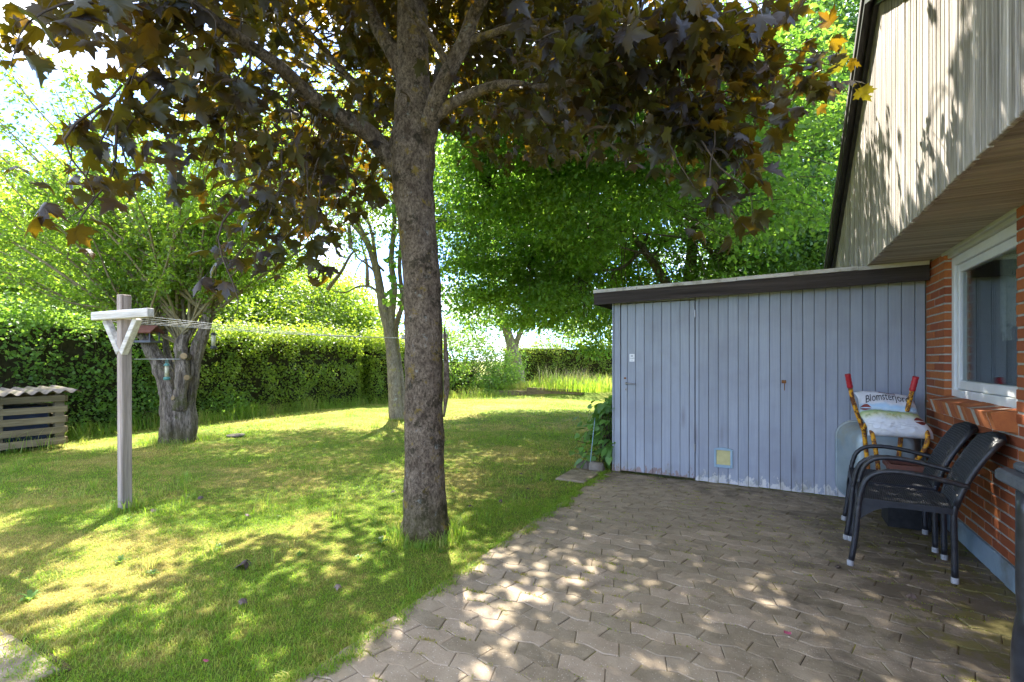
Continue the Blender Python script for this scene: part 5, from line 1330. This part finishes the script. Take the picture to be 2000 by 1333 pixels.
# climbing plant by the shed corner: separate heart-shaped leaves
vp = thing('leafy_plant', 'green climber with heart-shaped leaves against the left side of the shed', 'plant', (-3.02, .25, 0))
rg = np.random.default_rng(77); hv, hf = T_HEART; hme = MB().add(hv.tolist(), hf).mesh('leaf', M['leaf_vine'], True)
P_ = []
while len(P_) < 298:
    u = rg.random(); z_ = .05+.78*rg.random(); wmax = .52*(1-.75*(z_/.85)**1.6); x_ = -2.85-abs(rg.normal())*wmax*.6-.02; y_ = -.04+rg.random()*.7
    if x_ > -3.42: P_.append((x_, y_, z_))
P_ = np.array(P_); ow = nrm(np.tile([-.6, -.6, .2], (len(P_), 1))+rg.normal(size=(len(P_), 3))*.4); nm, tp = leaf_orient(rg, len(P_), ow, .55, .7, .6, .9); x, y, z = leaf_frames(nm, tp); s = .10*(.6+.7*rg.random(len(P_)))
for i in range(len(P_)):
    Mx = Matrix(((x[i, 0]*s[i], y[i, 0]*s[i], z[i, 0]*s[i], P_[i, 0]+3.02), (x[i, 1]*s[i], y[i, 1]*s[i], z[i, 1]*s[i], P_[i, 1]-.25), (x[i, 2]*s[i], y[i, 2]*s[i], z[i, 2]*s[i], P_[i, 2]), (0, 0, 0, 1))); inst('leaf', hme, vp, Mx)
mb = MB()
for i in range(0, len(P_), 5): b = V(-2.98+rg.normal()*.06, .2+rg.random()*.5, 0); mb.tube(catmull([b, b.lerp(V(*P_[i]), .5)+V(-.02, 0, .06), V(*P_[i])], 3), .004, 4, caps=False)
mb.build('stems', M['twig'], vp, smooth=True)
cane = MB().tube([V(-3.10, -.04, 0), V(-3.04, -.02, .62)], .005, 6); tag(cane.build('plant_stake', M['cat_frame'], smooth=True), 'thin pale plant stake leaning by the shed corner', 'stake')
for i, (x_, y_, sx_, sy_, sz_, lab) in enumerate(((-3.02, -.02, .17, .10, .11, 'grey stone block nearest the shed corner under the climber'), (-3.2, .02, .15, .11, .10, 'grey stone block at the lawn side of the climber'))):
    mb = MB(); mb.grid(lambda u, v: V(0, 0, 0), 1, 1); mb = MB()
    prof_ = [(.001, 0), (.5, .0), (.56, .25), (.55, .7), (.48, .95), (.25, 1.0), (.001, 1.0)]
    vs = []; n = 14
    for r, z_ in prof_:
        for k in range(n):
            a = 2*math.pi*k/n; q = max(abs(math.cos(a)), abs(math.sin(a))); w = 1+.15*mnoise.noise(V(math.cos(a)*2, math.sin(a)*2, z_*2+i)); vs.append((x_+sx_*r*math.cos(a)/q**.7*w, y_+sy_*r*math.sin(a)/q**.7*w, sz_*z_*w-.015))
    fs = [(j*n+k, j*n+(k+1) % n, (j+1)*n+(k+1) % n, (j+1)*n+k) for j in range(len(prof_)-1) for k in range(n)]
    tag(mb.add(vs, fs).build('stone_block', M['stone'], smooth=True), lab, 'stone', 'stones by the shed corner')

# ------------------------------------------------------------------ raised bed
def sleeper(pa, pb, w, h, label, seed):
    a = Vector(pa); b = Vector(pb); a.z = b.z = 0; L = (b-a).length; mb = MB(); n = 14
    def q(u, k): 
        y_, z_ = ((-w/2, 0), (w/2, 0), (w/2, h), (-w/2, h))[k]; z_ += .02*mnoise.noise(V(u*6, k, seed)); y_ += .012*mnoise.noise(V(u*7, k+5, seed)); d_ = (b-a)/L; p = a+d_*(u*L)+V(-d_.y, d_.x, 0)*y_; return V(p.x, p.y, z_-.01)
    vs = [q(i/n, k) for i in range(n+1) for k in range(4)]; fs = [(i*4+k, i*4+(k+1) % 4, (i+1)*4+(k+1) % 4, (i+1)*4+k) for i in range(n) for k in range(4)] + [(3, 2, 1, 0), tuple(n*4+k for k in range(4))]
    tag(mb.add(vs, fs).build('wooden_sleeper', M['sleeper_wood']), label, 'sleeper', 'sleepers edging the raised bed')
s1, s2, s3, s4 = gp(963, 772), gp(1032, 772.5), gp(1138, 778), gp(1190, 770)
sleeper(s1, s2+V(.05, .05, 0), .2, .17, 'low rotten sleeper at the left of the raised bed', 1)
sleeper(s2, s3, .24, .30, 'thick dark sleeper at the front middle of the raised bed', 2)
sleeper(gp(1150, 770)+V(0, .4, 0), gp(1200, 765)+V(.3, .6, 0), .2, .42, 'pale sleeper at the right end of the raised bed', 3)
mound = MB(); bc = (s1+s3)/2+V(.3, 1.6, 0)
mound.grid(lambda u, v: V(bc.x+(u-.5)*5.4*1.0+(v-.5)*.8, bc.y+(v-.5)*3.0-(u-.5)*1.4, .30*math.sin(math.pi*min(1, max(0, u)))**.5*math.sin(math.pi*v)**.5+.03*mnoise.noise(V(u*8, v*6, 1))-.02), 24, 14)
mo = mound.build('raised_bed', M['soil'], smooth=True); mo['kind'] = 'structure'

# ------------------------------------------------------------------ grass
gr = np.random.default_rng(3)
def on_lawn(P):
    x, y = P[:, 0], P[:, 1]
    edge = PX0 + .02 + .045*np.sin(y*5.3)*np.sin(y*2.1+.7)+.03*np.sin(y*17.1+1)+.02*np.sin(y*41)+.012*np.sin(y*97)
    pat = (x > edge) & (y < .0) | (x > -2.86) & (y < 2.4) | (x > -.2)
    pat |= (x > -3.30+.02*np.sin(y*23)) & (x < -2.8) & (y > -.64) & (y < -.02)
    pth = (x < -3.93+.07*np.sin(y*9)+.03*np.sin(y*31)) & (y < -4.68+.07*np.sin(x*7)+.04*np.sin(x*23)) & (x > -6.7)
    return ~(pat | pth)
def blades(n, d0, d1, w, hmin, hmax, spread=1.35):
    d = np.sqrt(d0*d0+(d1*d1-d0*d0)*gr.random(n)); a = (gr.random(n)*2-1)*spread
    P = np.array(CAM)[None]*np.array([1, 1, 0]) + d[:, None]*(np.array(FV)[None]+a[:, None]*np.array(RV)[None])
    k = on_lawn(P); P = P[k]; n = len(P)
    # tufts: blades gather in small clumps
    P[:, :2] += gr.normal(size=(n, 2))*.004
    return P
def blade_mesh(name, P, w, hmin, hmax, label=None, lean=.95, mat='grass', zfn=True, hmul=None):
    n = len(P)
    if zfn: P[:, 2] = np.array([lz(x, y) for x, y in P[:, :2]])
    h = hmin+(hmax-hmin)*gr.random(n)**1.6
    pat = np.array([mnoise.noise(V(x*1.1, y*1.1, 7)) for x, y in P[:, :2]]); h *= 1+.55*np.clip(pat*1.6, -.6, 1)
    if hmul is not None: h *= hmul
    th = gr.random(n)*2*np.pi; dr = np.stack([np.cos(th), np.sin(th), np.zeros(n)], 1); sd_ = np.stack([-np.sin(th), np.cos(th), np.zeros(n)], 1)
    le = (lean*(.3+1.2*gr.random(n)))[:, None]; up = np.array([0, 0, 1.0]); hh = h[:, None]; ww = w*(.7+.6*gr.random(n))[:, None]
    b0 = P - sd_*ww/2; b1 = P + sd_*ww/2; m = P + up*hh*.6+dr*hh*le*.35; m0 = m-sd_*ww*.4; m1 = m+sd_*ww*.4; tip = P+up*hh*(1-.25*le)+dr*hh*le
    v = np.stack([b0, b1, m0, m1, tip], 1).reshape(-1, 3); base = (np.arange(n)*5)[:, None]
    f = np.concatenate([base+np.array([0, 1, 3]), base+np.array([0, 3, 2]), base+np.array([2, 3, 4])], 0)
    return fast_mesh(name, M[mat], v, f, np.repeat(gr.random(n), 5), None, 'stuff')
bl = [(300000, 1.6, 4.5, .0030, .008, .026), (190000, 4.5, 9.0, .0048, .010, .032), (120000, 9.0, 16.0, .0085, .014, .045), (60000, 16.0, 27.0, .014, .03, .075)]
for i, (n, d0, d1, w, h0, h1) in enumerate(bl):
    P = blades(n, d0, d1, w, h0, h1); blade_mesh('lawn_grass', P, w, h0, h1)
# long tufts left by the mower: round trunks, posts, hedge foot, patio edge
tu = []
def tuft(c, r, n): 
    a = gr.random(n)*2*np.pi; q = r*np.sqrt(gr.random(n)); tu.append(np.stack([c[0]+q*np.cos(a), c[1]+q*np.sin(a), np.zeros(n)], 1))
def ring(c, r0, r1, n):
    a = gr.random(n)*2*np.pi; q = r0+(r1-r0)*gr.random(n); tu.append(np.stack([c[0]+q*np.cos(a), c[1]+q*np.sin(a), np.zeros(n)], 1))
bm = gp(831, 1046); ring(bm, .17, .30, 700); ring((PN.x, PN.y), .06, .14, 160); bo = gp(350, 860); ring(bo, .25, .55, 1000); bt_ = gp(778, 818); ring(bt_, .15, .45, 700)
for _ in range(130):
    d = gr.uniform(2.5, 12); a = gr.uniform(-1.1, .3); c_ = np.array(CAM)+d*(np.array(FV)+a*np.array(RV)); 
    if on_lawn(c_[None])[0]: tuft(c_, .05+.05*gr.random(), 26)
P = np.concatenate(tu); P = P[on_lawn(P)]
blade_mesh('tuft_grass', P, .0048, .05, .15, lean=.7, mat='grass_tall')
tall = []
def strip(a, b, wd, n):
    a = np.array(a); b = np.array(b); u = gr.random(n)[:, None]; q = a+(b-a)*u; q = q+gr.normal(size=q.shape)*wd; q[:, 2] = 0; tall.append(q)
strip((-11.9, 5.0, 0), (-12.0, -6, 0), .12, 3800); strip((-11.1, 8.0, 0), (-11.7, 5.2, 0), .12, 900); strip(gp(150, 850), gp(235, 838), .28, 700); strip(gp(400, 826), gp(520, 808), .15, 600)
strip(gp(880, 778), gp(1000, 772), .3, 700); strip(tuple(A), tuple(B), .06, 160)
P = np.concatenate(tall); blade_mesh('edge_grass', P, .008, .12, .42, lean=.6, mat='grass_tall')
q = gr.random((5200, 2)); P = np.stack([bc[0]+(q[:, 0]-.5)*5.2+(q[:, 1]-.5)*.8, bc[1]+(q[:, 1]-.5)*2.8-(q[:, 0]-.5)*1.4, np.full(len(q), .22)], 1)
blade_mesh('bed_grass', P, .016, .25, .62, lean=.45, mat='grass_tall', zfn=False, hmul=np.where(q[:, 0] < .35, .55, 1.0))
q = gr.random((240, 2)); P = np.stack([bc[0]+.6+(q[:, 0]-.5)*3.0, bc[1]+(q[:, 1]-.5)*1.8-(q[:, 0]-.5)*.8, np.full(len(q), .3)], 1)
seed_ = blade_mesh('seed_grass', P, .014, .5, .85, lean=.35, mat='grass_tall', zfn=False); seed_.data.materials[0] = M['straw']
# grass and moss creeping over the edge of the paving
n = 15000; ye = gr.random(n)*-6.0; xe = PX0+.02+.045*np.sin(ye*5.3)*np.sin(ye*2.1+.7)+.03*np.sin(ye*17.1+1)+.02*np.sin(ye*41)+gr.normal(size=n)*.028
P = np.stack([xe, ye, np.full(n, -.004)], 1); P = P[P[:, 0] < PX0+.13]; blade_mesh('edge_grass', P, .0034, .008, .034, lean=1.1, zfn=False)
n = 5000; u = gr.random(n); side = gr.random(n) < .5
P = np.stack([np.where(side, -3.90-2.3*u, -3.88+gr.normal(size=n)*.05), np.where(side, -4.64+gr.normal(size=n)*.05, -4.6-1.4*u), np.full(n, -.003)], 1); blade_mesh('edge_grass', P, .0034, .01, .035, lean=1.1, zfn=False)
# moss and weeds in the paving joints
mo_ = []
for _ in range(1100):
    row = gr.integers(0, 40); x_ = PX0+gr.random()*2.85; y_ = -row*PH+wave(x_); 
    if mnoise.noise(V(x_*1.3, y_*1.3, 3)) > -.12 or x_ < PX0+.5: 
        n = gr.integers(6, 26); c_ = np.array([x_, y_, -.004]); ww = np.stack([c_[0]+gr.normal(size=n)*.020, c_[1]+gr.normal(size=n)*.006, np.full(n, -.004)], 1); mo_.append(ww)
P = np.concatenate(mo_); blade_mesh('joint_moss', P, .0048, .005, .013, lean=1.0, mat='moss', zfn=False)

# ------------------------------------------------------------------ small litter
rg = np.random.default_rng(12)
lits = [(1020, 930), (1056, 940), (920, 992), (980, 982), (770, 965), (480, 1010), (1030, 958), (390, 975), (300, 1000), (660, 1150), (470, 1180)]
for i, (px_, py_) in enumerate(lits):
    c_ = gp(px_, py_); o = link(bpy.data.objects.new('fallen_leaf', lmesh_d)) if False else None
    k = rg.uniform(.035, .055); tv, tf = t_maple(.9, .9, .5, False, 40+i % 4)
    Rz = Euler((rg.normal()*.4, rg.normal()*.4, rg.uniform(0, 6.3))).to_matrix()
    mb = MB().add([c_ + (Rz @ V(*(p*k))) + V(0, 0, .026) for p in tv], tf)
    tag(mb.build('fallen_leaf', M['dead_leaf'], smooth=True), 'dry dark maple leaf curled on the grass', 'leaf', 'fallen leaves on the lawn')
c_ = gp(476, 1113); mb = MB(); tv, tf = t_maple(2.4, 1.6, .5, False, 9); Rz = Euler((.3, .5, .5)).to_matrix(); mb.add([c_+(Rz @ V(*(p*.12)))+V(0, 0, .04) for p in tv], tf)
tag(mb.build('fallen_leaf', M['dead_leaf'], smooth=True), 'large curled silvery dead leaf on the front lawn', 'leaf', 'fallen leaves on the lawn')
for i, (px_, py_, lab) in enumerate(((1538, 1240, 'small pink petal lying on the front paving'), (405, 1296, 'pink petal on the front lawn near the frame edge'), (1026, 974, 'tiny pink petal on the lawn right of the maple'))):
    c_ = gp(px_, py_); mb = MB().grid(lambda u, v: c_ + V((u-.5)*.03, (v-.5)*.022, .008+.02*(u-.5)**2*30*.02+.006*math.sin(v*3+i)), 4, 3)
    tag(mb.build('petal', M['petal'], smooth=True), lab, 'petal', 'fallen petals')
for i, (px_, py_, lab) in enumerate(((1640, 1112, 'dark dry leaf scrap on the paving in front of the near chair'), (1785, 1166, 'brown leaf scrap on the paving left of the near rear chair leg'))):
    c_ = gp(px_, py_); tv, tf = t_maple(2.0, 1.4, .4, False, 50+i); Rz = Euler((.2, .2, i*2.0)).to_matrix(); mb = MB().add([c_+(Rz @ V(*(p*.06)))+V(0, 0, .016) for p in tv], tf)
    tag(mb.build('leaf_scrap', M['dead_leaf'], smooth=True), lab, 'leaf', 'leaf scraps on the paving')

# broad-leaved weeds in the turf
for i, (px_, py_, r_) in enumerate(((742, 1062, .11), (702, 1090, .07), (235, 1098, .09), (585, 1085, .06), (300, 1120, .08), (60, 1170, .12), (545, 1010, .06), (860, 1078, .07), (250, 1015, .07), (430, 1070, .06))):
    c_ = gp(px_, py_); mb = MB()
    for k in range(9):
        a = k*2.4+i; L = .6*r_*(.6+.5*rg.random()); d_ = V(math.cos(a), math.sin(a), 0); q_ = V(-d_.y, d_.x, 0); lift = rg.uniform(.25, .8)
        P0 = [c_+d_*(L*t)+V(0, 0, -.005+L*lift*math.sin(t*2.2)) for t in (0, .35, .7, 1)]
        ws = [.006, .16*L, .13*L, .004]; b0 = len(mb.v)
        mb.add([P0[0]-q_*ws[0], P0[0]+q_*ws[0], P0[1]-q_*ws[1], P0[1]+q_*ws[1], P0[2]-q_*ws[2], P0[2]+q_*ws[2], P0[3]], [(0, 1, 3, 2), (2, 3, 5, 4), (4, 5, 6)])
    tag(mb.build('weed', M['leaf_shrub'], smooth=True), 'small broad-leaved weed rosette growing in the lawn', 'weed', 'weeds in the lawn')

# neighbour's outbuilding beyond the back hedge
nb_ = at(1058, 704, 33); nb_ = V(nb_.x, nb_.y, 0)
ns_ = thing('neighbour_shed', 'flat-roofed grey outbuilding half hidden beyond the back hedge', 'shed', tuple(nb_))
MB().lo_hi(nb_+V(-1.1, -.8, 0), nb_+V(1.1, .8, 2.0), .01).build('wall', M['sleeper_wood'], ns_)
MB().lo_hi(nb_+V(-1.5, -1.0, 2.001), nb_+V(1.5, 1.0, 2.12), .01).build('roof', M['felt'], ns_)
